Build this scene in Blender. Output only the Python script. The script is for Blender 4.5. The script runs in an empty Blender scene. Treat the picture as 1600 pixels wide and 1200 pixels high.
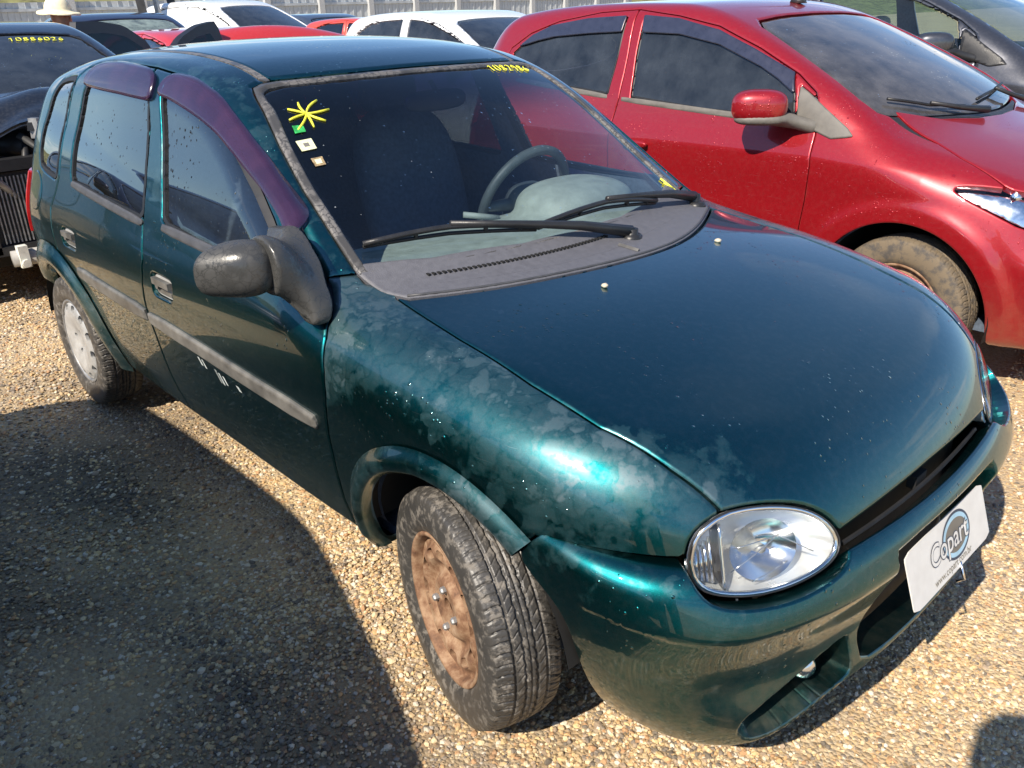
import bpy, math, random
import numpy as np
from mathutils import Matrix, Vector
R_ = math.radians
rng = np.random.default_rng(7)
random.seed(7)
SC = bpy.context.scene
COL = SC.collection

# ---------------------------------------------------------------- camera
cam_d = bpy.data.cameras.new('camera'); cam = bpy.data.objects.new('camera', cam_d); COL.objects.link(cam)
CR = np.array([[0.68701849, 0.72610601, -0.02785042], [0.2789919, -0.29897555, -0.91256624], [-0.67094643, 0.61917984, -0.40797943]])
m4 = Matrix.Identity(4)
for i in range(3):
    m4[i][0] = CR[0][i]; m4[i][1] = -CR[1][i]; m4[i][2] = -CR[2][i]
m4.translation = Vector((1.20546274, -1.69595812, 1.49905584))
cam.matrix_world = m4
cam_d.sensor_width = 36.0; cam_d.lens = 1312.5 * 36 / 1600
cam_d.clip_start = 0.05; cam_d.clip_end = 900
SC.camera = cam
# ---------------------------------------------------------------- light
SUN_DIR = Vector((0.14, -0.74, 0.70)).normalized()        # towards the sun
sun_el = math.asin(SUN_DIR.z); sun_az = math.atan2(SUN_DIR.x, SUN_DIR.y)
wd = bpy.data.worlds.new('World'); SC.world = wd; wd.use_nodes = True
nt = wd.node_tree; nt.nodes.clear()
def wn(t, **k):
    n = nt.nodes.new(t)
    for a, b in k.items(): setattr(n, a, b)
    return n
sky = wn('ShaderNodeTexSky', sky_type='NISHITA', sun_disc=False, sun_elevation=sun_el, sun_rotation=sun_az, air_density=1.0, dust_density=0.2, ozone_density=6.0)
tc = wn('ShaderNodeTexCoord'); sep = wn('ShaderNodeSeparateXYZ'); nt.links.new(tc.outputs['Generated'], sep.inputs[0])
zc = wn('ShaderNodeMath', operation='MAXIMUM'); nt.links.new(sep.outputs['Z'], zc.inputs[0]); zc.inputs[1].default_value = 0.0
zz = wn('ShaderNodeMath', operation='ADD'); nt.links.new(zc.outputs[0], zz.inputs[0]); zz.inputs[1].default_value = 0.16
dv = wn('ShaderNodeVectorMath', operation='DIVIDE'); cb = wn('ShaderNodeCombineXYZ')
for i in range(3): nt.links.new(zz.outputs[0], cb.inputs[i])
nt.links.new(tc.outputs['Generated'], dv.inputs[0]); nt.links.new(cb.outputs[0], dv.inputs[1])
cn = wn('ShaderNodeTexNoise'); cn.inputs['Scale'].default_value = 0.9; cn.inputs['Detail'].default_value = 7; cn.inputs['Roughness'].default_value = 0.58; cn.inputs['Distortion'].default_value = 0.3
nt.links.new(dv.outputs[0], cn.inputs['Vector'])
cr = wn('ShaderNodeValToRGB'); cr.color_ramp.elements[0].position = 0.56; cr.color_ramp.elements[1].position = 0.74
nt.links.new(cn.outputs['Fac'], cr.inputs[0])
low = wn('ShaderNodeMapRange', interpolation_type='SMOOTHSTEP'); nt.links.new(sep.outputs['Z'], low.inputs[0]); low.inputs[1].default_value = 0.16; low.inputs[2].default_value = 0.45; low.inputs[3].default_value = 0.9; low.inputs[4].default_value = 0.10
cm = wn('ShaderNodeMath', operation='MULTIPLY'); nt.links.new(cr.outputs[0], cm.inputs[0]); nt.links.new(low.outputs[0], cm.inputs[1])
mx = wn('ShaderNodeMix', data_type='RGBA'); nt.links.new(cm.outputs[0], mx.inputs['Factor'])
nt.links.new(sky.outputs[0], mx.inputs['A']); mx.inputs['B'].default_value = (9.5, 9.3, 9.0, 1)
bg = wn('ShaderNodeBackground'); nt.links.new(mx.outputs['Result'], bg.inputs[0]); bg.inputs[1].default_value = 0.115
wo = wn('ShaderNodeOutputWorld'); nt.links.new(bg.outputs[0], wo.inputs[0])
sl = bpy.data.lights.new('sun', 'SUN'); sl.energy = 5.0; sl.angle = R_(0.53); sl.color = (1.0, 0.90, 0.76)
so = bpy.data.objects.new('sun', sl); COL.objects.link(so); so.rotation_euler = SUN_DIR.to_track_quat('Z', 'Y').to_euler(); so.location = (0, -10, 12)
SC.view_settings.view_transform = 'Standard'; SC.view_settings.look = 'None'; SC.view_settings.gamma = 1.0
SC.view_settings.use_curve_mapping = False; SC.view_settings.exposure = 0.65

# ---------------------------------------------------------------- materials
class NT:
    def __init__(s, name):
        s.m = bpy.data.materials.new(name); s.m.use_nodes = True; s.t = s.m.node_tree; s.t.nodes.clear()
        s.out = s.n('ShaderNodeOutputMaterial')
    def n(s, t, **k):
        x = s.t.nodes.new(t)
        for a, b in k.items(): setattr(x, a, b)
        return x
    def l(s, a, b): s.t.links.new(a, b)
    def val(s, x, v):
        if hasattr(v, 'is_output') or isinstance(v, bpy.types.NodeSocket): s.l(v, x)
        else: x.default_value = v
    def coord(s, which='Object'): return s.n('ShaderNodeTexCoord').outputs[which]
    def noise(s, scale, detail=4, rough=.55, vec=None, dist=0.0, out='Fac'):
        x = s.n('ShaderNodeTexNoise'); x.inputs['Scale'].default_value = scale; x.inputs['Detail'].default_value = detail
        x.inputs['Roughness'].default_value = rough; x.inputs['Distortion'].default_value = dist
        s.l(vec if vec is not None else s.coord(), x.inputs['Vector']); return x.outputs[out]
    def vor(s, scale, vec=None, feature='F1', out='Distance', rand=1.0):
        x = s.n('ShaderNodeTexVoronoi', feature=feature); x.inputs['Scale'].default_value = scale; x.inputs['Randomness'].default_value = rand
        s.l(vec if vec is not None else s.coord(), x.inputs['Vector']); return x.outputs[out]
    def ramp(s, f, stops):
        x = s.n('ShaderNodeValToRGB'); e = x.color_ramp.elements
        while len(e) < len(stops): e.new(0.5)
        for el, (p, c) in zip(e, stops):
            el.position = p; el.color = (c, c, c, 1) if not hasattr(c, '__len__') else (*c, 1)
        s.l(f, x.inputs[0]); return x.outputs[0]
    def math(s, op, a, b=0.0, clamp=False):
        x = s.n('ShaderNodeMath', operation=op, use_clamp=clamp); s.val(x.inputs[0], a); s.val(x.inputs[1], b); return x.outputs[0]
    def mix(s, f, a, b):
        x = s.n('ShaderNodeMix', data_type='RGBA'); s.val(x.inputs['Factor'], f)
        for k, v in (('A', a), ('B', b)):
            if isinstance(v, tuple): x.inputs[k].default_value = (*v[:3], 1)
            else: s.l(v, x.inputs[k])
        return x.outputs['Result']
    def bump(s, h, strength=.3, dist=.01):
        x = s.n('ShaderNodeBump'); x.inputs['Strength'].default_value = strength; x.inputs['Distance'].default_value = dist
        s.l(h, x.inputs['Height']); return x.outputs[0]
    def bsdf(s, color=(.5, .5, .5), rough=.5, metal=0.0, coat=0.0, coat_rough=.03, normal=None, coat_normal=None, spec=.5, **kw):
        x = s.n('ShaderNodeBsdfPrincipled')
        if isinstance(color, tuple): x.inputs['Base Color'].default_value = (*color[:3], 1)
        else: s.l(color, x.inputs['Base Color'])
        s.val(x.inputs['Roughness'], rough); s.val(x.inputs['Metallic'], metal); s.val(x.inputs['Coat Weight'], coat)
        s.val(x.inputs['Coat Roughness'], coat_rough); s.val(x.inputs['Specular IOR Level'], spec)
        if normal is not None: s.l(normal, x.inputs['Normal'])
        if coat_normal is not None: s.l(coat_normal, x.inputs['Coat Normal'])
        for k, v in kw.items(): s.val(x.inputs[k], v)
        return x.outputs[0]
    def fin(s, sh): s.l(sh, s.out.inputs[0]); return s.m

def plain(name, color, rough=.5, metal=0.0, coat=0.0, var=.15, scale=25, bump=0.0, spec=.5):
    n = NT(name); f = n.noise(scale, 5)
    a = tuple(c * (1 - var) for c in color); b = tuple(min(1, c * (1 + var)) for c in color)
    return n.fin(n.bsdf(n.mix(n.ramp(f, [(.3, 0.), (.7, 1.)]), a, b), n.math('ADD', n.math('MULTIPLY', f, .25), rough - .12), metal, coat,
                        normal=n.bump(n.noise(scale * 6, 3), bump, .004) if bump else None, spec=spec))

def paint(name, color, flake=.6, film=.0, film_col=(.30, .30, .32), drops=0.0, rough=.38, dirt=0.0, dirt_col=(.35, .27, .17), dusty=.08):
    """metallic car paint under clear coat, with dried water film, droplets and dust"""
    n = NT(name); co = n.coord()
    fl = n.noise(900, 1, .5)
    col = n.mix(n.ramp(fl, [(.35, 0.), (.65, 1.)]), tuple(c * .75 for c in color), tuple(c * 1.25 for c in color))
    dust = n.noise(60, 4)
    col = n.mix(n.math('MULTIPLY', n.ramp(dust, [(.45, 0.), (.8, 1.)]), dusty), col, (.4, .38, .34))
    mask = None
    if film > 0:
        warp = n.n('ShaderNodeVectorMath', operation='ADD'); wv = n.n('ShaderNodeVectorMath', operation='SCALE')
        n.l(n.noise(14, 3, .6, out='Color'), wv.inputs[0]); wv.inputs['Scale'].default_value = .13
        n.l(co, warp.inputs[0]); n.l(wv.outputs[0], warp.inputs[1])
        cell = n.vor(17, warp.outputs[0], 'DISTANCE_TO_EDGE')
        pv = n.n('ShaderNodeTexVoronoi', feature='F1'); pv.inputs['Scale'].default_value = 17; n.l(warp.outputs[0], pv.inputs['Vector'])
        sp = n.n('ShaderNodeSeparateColor'); n.l(pv.outputs['Color'], sp.inputs[0])
        region = n.noise(3.1, 3, .6)
        at = n.n('ShaderNodeAttribute'); at.attribute_name = 'film'
        reg = n.math('ADD', region, n.math('SUBTRACT', at.outputs['Fac'], .5))
        fine = n.noise(26, 6, .62)
        on = n.ramp(n.math('ADD', n.math('ADD', n.math('MULTIPLY', sp.outputs[0], .13), n.math('MULTIPLY', fine, .40)), reg), [(.80, 0.), (.85, .40), (.97, .55), (1.0, 1.)])
        edge = n.ramp(cell, [(.0, .6), (.12, 1.)])
        mask = n.math('MULTIPLY', n.math('MULTIPLY', on, edge), n.math('MULTIPLY', n.math('ADD', .72, n.math('MULTIPLY', sp.outputs[1], .32)), film))
        col = n.mix(mask, col, film_col)
    met = flake; rg = rough; cr_ = .02
    mp_ = n.n('ShaderNodeMapping'); mp_.inputs['Scale'].default_value = (1.5, 5, 42); mp_.inputs['Rotation'].default_value = (.3, .12, .2); n.l(co, mp_.inputs['Vector'])
    scr_ = n.math('MULTIPLY', n.ramp(n.noise(7, 2, .5, vec=mp_.outputs[0]), [(.685, 0.), (.70, 1.)]), n.ramp(n.noise(2.3, 2), [(.5, 0.), (.6, 1.)]))
    col = n.mix(n.math('MULTIPLY', scr_, .10), col, (.35, .38, .38))
    if mask is not None:
        rg = n.math('ADD', rough, n.math('MULTIPLY', mask, .25)); cr_ = n.math('ADD', .02, n.math('MULTIPLY', mask, .5))
        met = n.math('SUBTRACT', flake, n.math('MULTIPLY', mask, flake), True)
    if dirt > 0:
        sx = n.n('ShaderNodeSeparateXYZ'); n.l(co, sx.inputs[0])
        low = n.n('ShaderNodeMapRange'); n.l(sx.outputs[2], low.inputs[0]); low.inputs[1].default_value = .52; low.inputs[2].default_value = .2
        dm = n.math('MULTIPLY', n.math('MULTIPLY', low.outputs[0], n.ramp(n.noise(22, 6, .65), [(.35, .15), (.7, 1.)])), dirt, True)
        col = n.mix(dm, col, dirt_col)
        cr_ = n.math('ADD', cr_, n.math('MULTIPLY', dm, .45)); rg = n.math('ADD', rg, n.math('MULTIPLY', dm, .3))
    cn_ = None
    if drops > 0:
        v = n.n('ShaderNodeTexVoronoi', feature='F1'); v.inputs['Scale'].default_value = 110; n.l(co, v.inputs['Vector'])
        sp2 = n.n('ShaderNodeSeparateColor'); n.l(v.outputs['Color'], sp2.inputs[0])
        sz = n.ramp(sp2.outputs[0], [(1 - .45 * drops, 0.), (1., 1.)])
        patch = n.ramp(n.noise(5, 3), [(.45, 0.), (.6, 1.)])
        h = n.math('SUBTRACT', n.math('MULTIPLY', n.math('MULTIPLY', sz, patch), .5), v.outputs['Distance'], False)
        h = n.math('MAXIMUM', h, 0.0)
        cn_ = n.bump(h, .8, .006)
    return n.fin(n.bsdf(col, rg, met, 1.0, cr_, normal=cn_, coat_normal=cn_))

def glass(name, tint, refl=1.0, band=None, drops=0.0, specks=0.0, dust=.0, dust_col=(.45, .5, .5)):
    n = NT(name); co = n.coord()
    nrm = None
    if drops > 0:
        v = n.n('ShaderNodeTexVoronoi', feature='F1'); v.inputs['Scale'].default_value = 85; n.l(co, v.inputs['Vector'])
        sp2 = n.n('ShaderNodeSeparateColor'); n.l(v.outputs['Color'], sp2.inputs[0])
        sz = n.ramp(sp2.outputs[0], [(1 - .45 * drops, 0.), (1., 1.)])
        h = n.math('MAXIMUM', n.math('SUBTRACT', n.math('MULTIPLY', n.math('MULTIPLY', sz, n.ramp(n.noise(4, 2), [(.4, .3), (.6, 1.)])), .45), v.outputs['Distance']), 0.0)
        nrm = n.bump(h, 1.0, .006)
    tr = n.n('ShaderNodeBsdfTransparent'); gl = n.n('ShaderNodeBsdfGlossy'); gl.inputs['Roughness'].default_value = .005
    col = None
    if band:
        sx = n.n('ShaderNodeSeparateXYZ'); n.l(co, sx.inputs[0])
        f = n.n('ShaderNodeMapRange', interpolation_type='SMOOTHSTEP'); n.l(sx.outputs[2], f.inputs[0]); f.inputs[1].default_value = band[0]; f.inputs[2].default_value = band[1]
        n.l(n.mix(f.outputs[0], tint, band[2]), tr.inputs[0])
    else: tr.inputs[0].default_value = (*tint, 1)
    fr = n.n('ShaderNodeFresnel'); gm = n.n('ShaderNodeNewGeometry'); n.l(n.math('SUBTRACT', 1.5, n.math('MULTIPLY', gm.outputs['Backfacing'], 1.5 - 1 / 1.5)), fr.inputs['IOR'])
    if nrm is not None: n.l(nrm, gl.inputs['Normal']); n.l(nrm, fr.inputs['Normal'])
    fac = n.math('MULTIPLY', fr.outputs[0], 1.6 * refl, True)
    ms = n.n('ShaderNodeMixShader'); n.l(fac, ms.inputs[0]); n.l(tr.outputs[0], ms.inputs[1]); n.l(gl.outputs[0], ms.inputs[2])
    sh = ms.outputs[0]
    if specks > 0:
        v3 = n.n('ShaderNodeTexVoronoi', feature='F1'); v3.inputs['Scale'].default_value = 62; n.l(co, v3.inputs['Vector']); s3 = n.n('ShaderNodeSeparateColor'); n.l(v3.outputs['Color'], s3.inputs[0])
        on = n.math('MULTIPLY', n.ramp(s3.outputs[0], [(.62, 0.), (1., 1.)]), n.ramp(n.noise(4.5, 3), [(.46, 0.), (.60, 1.)]))
        dot = n.math('GREATER_THAN', n.math('SUBTRACT', n.math('MULTIPLY', on, .13), v3.outputs['Distance']), 0.0)
        d3 = n.n('ShaderNodeBsdfDiffuse'); d3.inputs[0].default_value = (.6, .65, .68, 1); m3 = n.n('ShaderNodeMixShader'); n.l(n.math('MULTIPLY', dot, specks), m3.inputs[0]); n.l(sh, m3.inputs[1]); n.l(d3.outputs[0], m3.inputs[2]); sh = m3.outputs[0]
    if dust > 0:
        df = n.n('ShaderNodeBsdfDiffuse'); df.inputs[0].default_value = (*dust_col, 1)
        m2 = n.n('ShaderNodeMixShader'); n.l(n.math('MULTIPLY', n.ramp(n.noise(7, 6, .65), [(.3, .25), (.75, 1.)]), dust), m2.inputs[0])
        n.l(sh, m2.inputs[1]); n.l(df.outputs[0], m2.inputs[2]); sh = m2.outputs[0]
    return n.fin(sh)

def film_plastic(name, color, film_col, rough=.45):
    n = NT(name); co = n.coord()
    warp = n.n('ShaderNodeVectorMath', operation='ADD'); wv = n.n('ShaderNodeVectorMath', operation='SCALE')
    n.l(n.noise(30, 3, .6, out='Color'), wv.inputs[0]); wv.inputs['Scale'].default_value = .04
    n.l(co, warp.inputs[0]); n.l(wv.outputs[0], warp.inputs[1])
    e = n.ramp(n.vor(48, warp.outputs[0], 'DISTANCE_TO_EDGE'), [(.03, 0.), (.09, 1.)])
    on = n.ramp(n.noise(9, 3, .6), [(.42, 0.), (.5, 1.)])
    m = n.math('MULTIPLY', e, on)
    return n.fin(n.bsdf(n.mix(m, color, film_col), n.math('ADD', rough - .15, n.math('MULTIPLY', m, .25)), 0, 0, normal=n.bump(n.noise(180, 3), .15, .003)))

M = {}
M['teal'] = paint('teal_metallic_paint', (.004, .093, .104), 1.0, film=.40, film_col=(.18, .185, .21), drops=.5, rough=.36, dirt=.42)
M['red'] = paint('red_paint', (.31, .007, .012), .35, rough=.35, drops=.9, dirt=.5, dirt_col=(.30, .12, .07), dusty=.03)
M['black_paint'] = paint('black_paint', (.012, .013, .016), .3, dirt=.5)
M['navy_paint'] = paint('navy_paint', (.02, .022, .05), .5)
M['white_paint'] = paint('white_paint', (.80, .80, .78), .0)
M['red2'] = paint('bright_red_paint', (.55, .03, .03), .1)
M['orange_red'] = paint('orange_red_paint', (.62, .06, .03), .1)
M['grey_paint'] = paint('dark_grey_paint', (.055, .058, .07), .6)
M['slate_paint'] = paint('slate_paint', (.09, .11, .15), .6)
M['rubber'] = plain('black_rubber', (.012, .012, .013), .5)
M['seal'] = film_plastic('dusty_window_rubber', (.06, .058, .056), (.14, .132, .125))
M['trim'] = plain('black_plastic', (.02, .02, .021), .42, bump=.15)
M['black'] = plain('matt_black', (.006, .006, .006), .8)
M['mirror_plastic'] = film_plastic('weathered_mirror_plastic', (.048, .048, .046), (.058, .057, .054), .40)
M['cowl'] = plain('grey_dusty_plastic', (.105, .105, .118), .55, var=.10, scale=60, bump=.3)
M['belt'] = plain('belt_rubber', (.06, .06, .064), .5, var=.2)
M['door_black'] = plain('door_black', (.010, .012, .018), .5)
M['moulding'] = plain('weathered_grey_moulding', (.125, .12, .11), .45, var=.45, scale=14)
M['chrome'] = plain('chrome', (.85, .85, .85), .14, 1.0, var=.03)
M['reflector'] = plain('lamp_reflector', (.93, .93, .93), .24, .65, var=.02)
M['silver_plastic'] = plain('silver_hubcap', (.46, .46, .45), .42, .35, var=.2, scale=18)
def rim_mat():
    n = NT('rusty_dusty_rim'); f = n.noise(20, 6, .68); c = n.ramp(f, [(.30, (.07, .035, .022)), (.45, (.19, .10, .055)), (.56, (.30, .19, .115)), (.75, (.40, .29, .20))])
    return n.fin(n.bsdf(c, .78, 0, 0, normal=n.bump(n.noise(110, 4), .2, .002)))
M['rim_rust'] = rim_mat()
M['interior'] = plain('dark_interior_cloth', (.075, .10, .14), .85, var=.3, scale=60)
M['dash'] = plain('grey_dashboard', (.20, .225, .21), .6, bump=.3)
M['wheel_grip'] = plain('steering_wheel_plastic', (.07, .085, .08), .5)
M['beige'] = plain('beige_cloth', (.45, .42, .36), .85)
M['windscreen'] = glass('windscreen_glass', (.84, .93, .95), .95, band=(1.17, 1.30, (.05, .05, .22)), drops=.4, specks=.30, dust=.006)
M['side_glass'] = glass('side_glass', (.72, .82, .80), 1.6, drops=.8, dust=.02)
M['tint_glass'] = glass('tinted_glass', (.05, .06, .07), 1.6, drops=.5, dust=.015)
M['dark_glass'] = glass('dusty_dark_glass', (.035, .04, .05), 1.1, drops=.4, dust=.14, dust_col=(.25, .29, .34))
M['clear_glass'] = glass('clear_lamp_glass', (.93, .95, .95), .8)
M['pale_glass'] = glass('pale_glass', (.6, .72, .72), 1.0, dust=.03)
M['cracked'] = glass('cracked_glass', (.25, .33, .30), 1.0, dust=.45, dust_col=(.5, .62, .56))
def visor_mat(n):
    tr = n.n('ShaderNodeBsdfTransparent'); tr.inputs[0].default_value = (.42, .26, .46, 1); ms = n.n('ShaderNodeMixShader'); ms.inputs[0].default_value = .66; n.l(tr.outputs[0], ms.inputs[1])
    n.l(VB_(n), ms.inputs[2]); return n.fin(ms.outputs[0])
VB_ = (lambda n: (n.bsdf(n.mix(n.ramp(n.noise(8, 3), [(.4, 0.), (.6, 1.)]), (.045, .022, .06), (.065, .028, .07)), .25, 0, 1.0, .04, normal=n.bump(n.noise(60, 2), .05, .003))))
M['visor'] = visor_mat(NT('purple_smoked_plastic'))
M['dusty_screen'] = glass('dusty_screen', (.05, .055, .06), 1.0, drops=.4, dust=.30, dust_col=(.30, .29, .30))
M['visor_dark'] = plain('smoked_plastic', (.025, .028, .05), .3, coat=.6)
M['tail'] = plain('red_lamp_plastic', (.5, .015, .015), .2, coat=1.0)
M['amber'] = plain('amber_plastic', (.7, .25, .03), .2, coat=1.0)
M['plate'] = plain('plate_white', (.66, .65, .62), .5, var=.06)
M['ink'] = plain('print_dark', (.03, .05, .09), .5)
M['ink_grey'] = plain('print_grey', (.16, .15, .13), .5)
M['ink_blue'] = plain('print_blue', (.35, .55, .68), .5)
M['yellow'] = plain('yellow_paint_marker', (.85, .80, .06), .45, var=.25)
M['sticker_green'] = plain('green_sticker', (.03, .35, .08), .5, var=.6, scale=60)
M['sticker_white'] = plain('cream_sticker', (.70, .72, .45), .5, var=.2, scale=60)
M['sticker_photo'] = plain('brown_sticker', (.30, .22, .12), .5, var=.7, scale=90)
M['alu'] = plain('radiator_aluminium', (.45, .45, .45), .4, .7, var=.3)
M['steel'] = plain('bare_steel', (.30, .30, .30), .45, .6, var=.3)
M['lamp_chrome'] = plain('lamp_chrome', (.75, .78, .82), .16, 1.0, var=.15, scale=40)
M['sail'] = plain('grey_brown_plastic', (.13, .12, .105), .55)
M['door_glass'] = glass('dim_glass', (.10, .11, .13), .45)
M['pipe'] = plain('dusty_grey_bar', (.30, .29, .27), .6)
M['engine'] = plain('engine_black', (.02, .02, .02), .6, var=.8, scale=8)
M['skin'] = plain('skin', (.28, .14, .085), .55)
M['hat'] = plain('cream_hat_cloth', (.72, .64, .44), .9)
M['shirt'] = plain('pink_shirt_cloth', (.45, .25, .22), .9)
M['jeans'] = plain('dark_trousers', (.04, .05, .08), .9)
M['fence'] = plain('galvanised_fence', (.42, .45, .47), .55, .2, var=.2, scale=3)
M['fence_post'] = plain('concrete_post', (.40, .41, .41), .8, var=.2)
M['green'] = plain('green_paint', (.03, .35, .12), .35, coat=.6)

def tyre_mat():
    n = NT('tyre_rubber'); co = n.coord()
    mud = n.ramp(n.noise(38, 6, .7), [(.50, 0.), (.60, 1.)]); big = n.ramp(n.noise(7, 3), [(.35, .35), (.6, 1.)])
    f = n.math('MULTIPLY', mud, big)
    col = n.mix(n.math('MULTIPLY', f, .85), n.mix(n.noise(9, 3), (.022, .022, .022), (.075, .070, .064)), (.20, .18, .155))
    return n.fin(n.bsdf(col, n.math('ADD', .42, n.math('MULTIPLY', f, .4)), 0, 0, normal=n.bump(n.noise(260, 3), .2, .002)))
M['tyre'] = tyre_mat()
def tyre_tan():
    n = NT('muddy_tyre'); f = n.ramp(n.noise(24, 6, .7), [(.45, 0.), (.62, 1.)])
    return n.fin(n.bsdf(n.mix(f, (.15, .115, .075), (.07, .062, .055)), .8, 0, 0))
M['tyre_tan'] = tyre_tan()

# ---------------------------------------------------------------- object helpers
def tag(o, label=None, cat=None, group=None, kind=None):
    if label: o['label'] = label
    if cat: o['category'] = cat
    if group: o['group'] = group
    if kind: o['kind'] = kind
    return o
def thing(name, label, cat, loc=(0, 0, 0), rz=0.0, group=None):
    o = bpy.data.objects.new(name, None); COL.objects.link(o); o.empty_display_size = .2
    o.location = loc; o.rotation_euler = (0, 0, rz)
    return tag(o, label, cat, group)
def pivot(name, parent, loc=(0, 0, 0), rot=(0, 0, 0)):
    o = bpy.data.objects.new(name, None); COL.objects.link(o); o.parent = parent; o.location = loc; o.rotation_euler = rot; return o
def mesh_data(name, V, F, N=None, smooth=True, mat=None):
    me = bpy.data.meshes.new(name)
    V = np.asarray(V, np.float32)
    if isinstance(F, np.ndarray):
        k = F.shape[1]; nf = len(F)
        me.vertices.add(len(V)); me.vertices.foreach_set('co', V.ravel())
        me.loops.add(nf * k); me.loops.foreach_set('vertex_index', F.astype(np.int32).ravel())
        me.polygons.add(nf); me.polygons.foreach_set('loop_start', np.arange(0, nf * k, k, dtype=np.int32))
        me.update(calc_edges=True)
    else:
        me.from_pydata([tuple(map(float, v)) for v in V], [], F); me.update()
    me.polygons.foreach_set('use_smooth', np.full(len(me.polygons), smooth, dtype=bool))
    if N is not None:
        me.normals_split_custom_set_from_vertices([tuple(x) for x in np.asarray(N, float).tolist()])
    if mat is not None: me.materials.append(mat)
    return me
def obj(name, V, F, mat, parent=None, N=None, smooth=True):
    o = bpy.data.objects.new(name, mesh_data(name, V, F, N, smooth, mat)); COL.objects.link(o)
    if parent is not None: o.parent = parent
    return o
def inst(name, me, parent=None, loc=(0, 0, 0), rot=(0, 0, 0), scale=(1, 1, 1)):
    o = bpy.data.objects.new(name, me); COL.objects.link(o); o.parent = parent
    o.location = loc; o.rotation_euler = rot; o.scale = scale; return o
class MB:
    """collects simple solids into one mesh"""
    def __init__(s): s.v = []; s.f = []
    def add(s, V, F):
        b = len(s.v); s.v += [tuple(map(float, p)) for p in V]; s.f += [tuple(i + b for i in q) for q in F]; return s
    def box(s, c, d, rz=0.0, taper=1.0, ch=0.0):
        x, y, z = (q / 2 for q in d); P = []
        for k, t in ((-1, 1.0), (1, taper)):
            P += [(-x * t, -y * t, k * z), (x * t, -y * t, k * z), (x * t, y * t, k * z), (-x * t, y * t, k * z)]
        cs, sn = math.cos(rz), math.sin(rz)
        P = [(c[0] + a * cs - b * sn, c[1] + a * sn + b * cs, c[2] + e) for a, b, e in P]
        return s.add(P, [(3, 2, 1, 0), (4, 5, 6, 7), (0, 1, 5, 4), (1, 2, 6, 5), (2, 3, 7, 6), (3, 0, 4, 7)])
    def tube(s, pts, r, n=8, closed=False):
        pts = [np.array(p, float) for p in pts]; k = len(pts); rs = r if hasattr(r, '__len__') else [r] * k
        V = []; up = np.array([0, 0, 1.]); pu = None
        for i, p in enumerate(pts):
            a = pts[(i - 1) % k] if (closed or i > 0) else p; b = pts[(i + 1) % k] if (closed or i < k - 1) else p
            t = b - a; t /= np.linalg.norm(t) + 1e-12
            if pu is None:
                u = np.cross(t, up)
                if np.linalg.norm(u) < 1e-3: u = np.cross(t, [1, 0, 0])
            else: u = pu - t * (pu @ t)
            u /= np.linalg.norm(u); pu = u; w = np.cross(t, u)
            V += [p + rs[i] * (math.cos(q) * u + math.sin(q) * w) for q in np.linspace(0, 2 * math.pi, n, endpoint=False)]
        F = []
        for i in range(k if closed else k - 1):
            i2 = (i + 1) % k
            for j in range(n): F.append((i * n + j, i * n + (j + 1) % n, i2 * n + (j + 1) % n, i2 * n + j))
        if not closed: F += [tuple(range(n))[::-1], tuple(range((k - 1) * n, k * n))]
        return s.add(V, F)
    def quad(s, a, b, c, d): return s.add([a, b, c, d], [(0, 1, 2, 3)])
    def build(s, name, mat, parent=None, smooth=False):
        return obj(name, s.v, s.f, mat, parent, smooth=smooth)
def lathe(prof, n=48, axis='y'):
    """prof: (radius, offset along axis)"""
    k = len(prof); a = np.linspace(0, 2 * np.pi, n, endpoint=False); V = []
    for r, h in prof: V.append(np.stack([r * np.cos(a), np.full(n, h), r * np.sin(a)], 1))
    V = np.concatenate(V); F = []
    i = np.arange(n); j = (i + 1) % n
    for q in range(k - 1): F.append(np.stack([q * n + i, q * n + j, (q + 1) * n + j, (q + 1) * n + i], 1))
    return V, np.concatenate(F)

# ---------------------------------------------------------------- surfaces from fields
def spl(xs, ys):
    xs = np.asarray(xs, float); ys = np.asarray(ys, float)
    n = len(xs); h = np.diff(xs); A = np.zeros((n, n)); b = np.zeros(n); A[0, 0] = A[-1, -1] = 1
    for i in range(1, n - 1):
        A[i, i - 1] = h[i - 1]; A[i, i] = 2 * (h[i - 1] + h[i]); A[i, i + 1] = h[i]
        b[i] = 3 * ((ys[i + 1] - ys[i]) / h[i] - (ys[i] - ys[i - 1]) / h[i - 1])
    c = np.linalg.solve(A, b)
    bb = np.diff(ys) / h - h * (2 * c[:-1] + c[1:]) / 3; d = (c[1:] - c[:-1]) / (3 * h)
    s0 = bb[0]; s1 = bb[-1] + 2 * c[-2] * h[-1] + 3 * d[-1] * h[-1] ** 2
    def f(x):
        x = np.asarray(x, float); i = np.clip(np.searchsorted(xs, x) - 1, 0, n - 2)
        t = np.clip(x, xs[0], xs[-1]) - xs[i]
        return ys[i] + t * (bb[i] + t * (c[i] + t * d[i])) + np.minimum(x - xs[0], 0) * s0 + np.maximum(x - xs[-1], 0) * s1
    return f
def smax(a, b, k):
    h = np.maximum(k - np.abs(a - b), 0) / k
    return np.maximum(a, b) + h * h * k * .25
def smin(a, b, k): return -smax(-a, -b, k)
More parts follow.
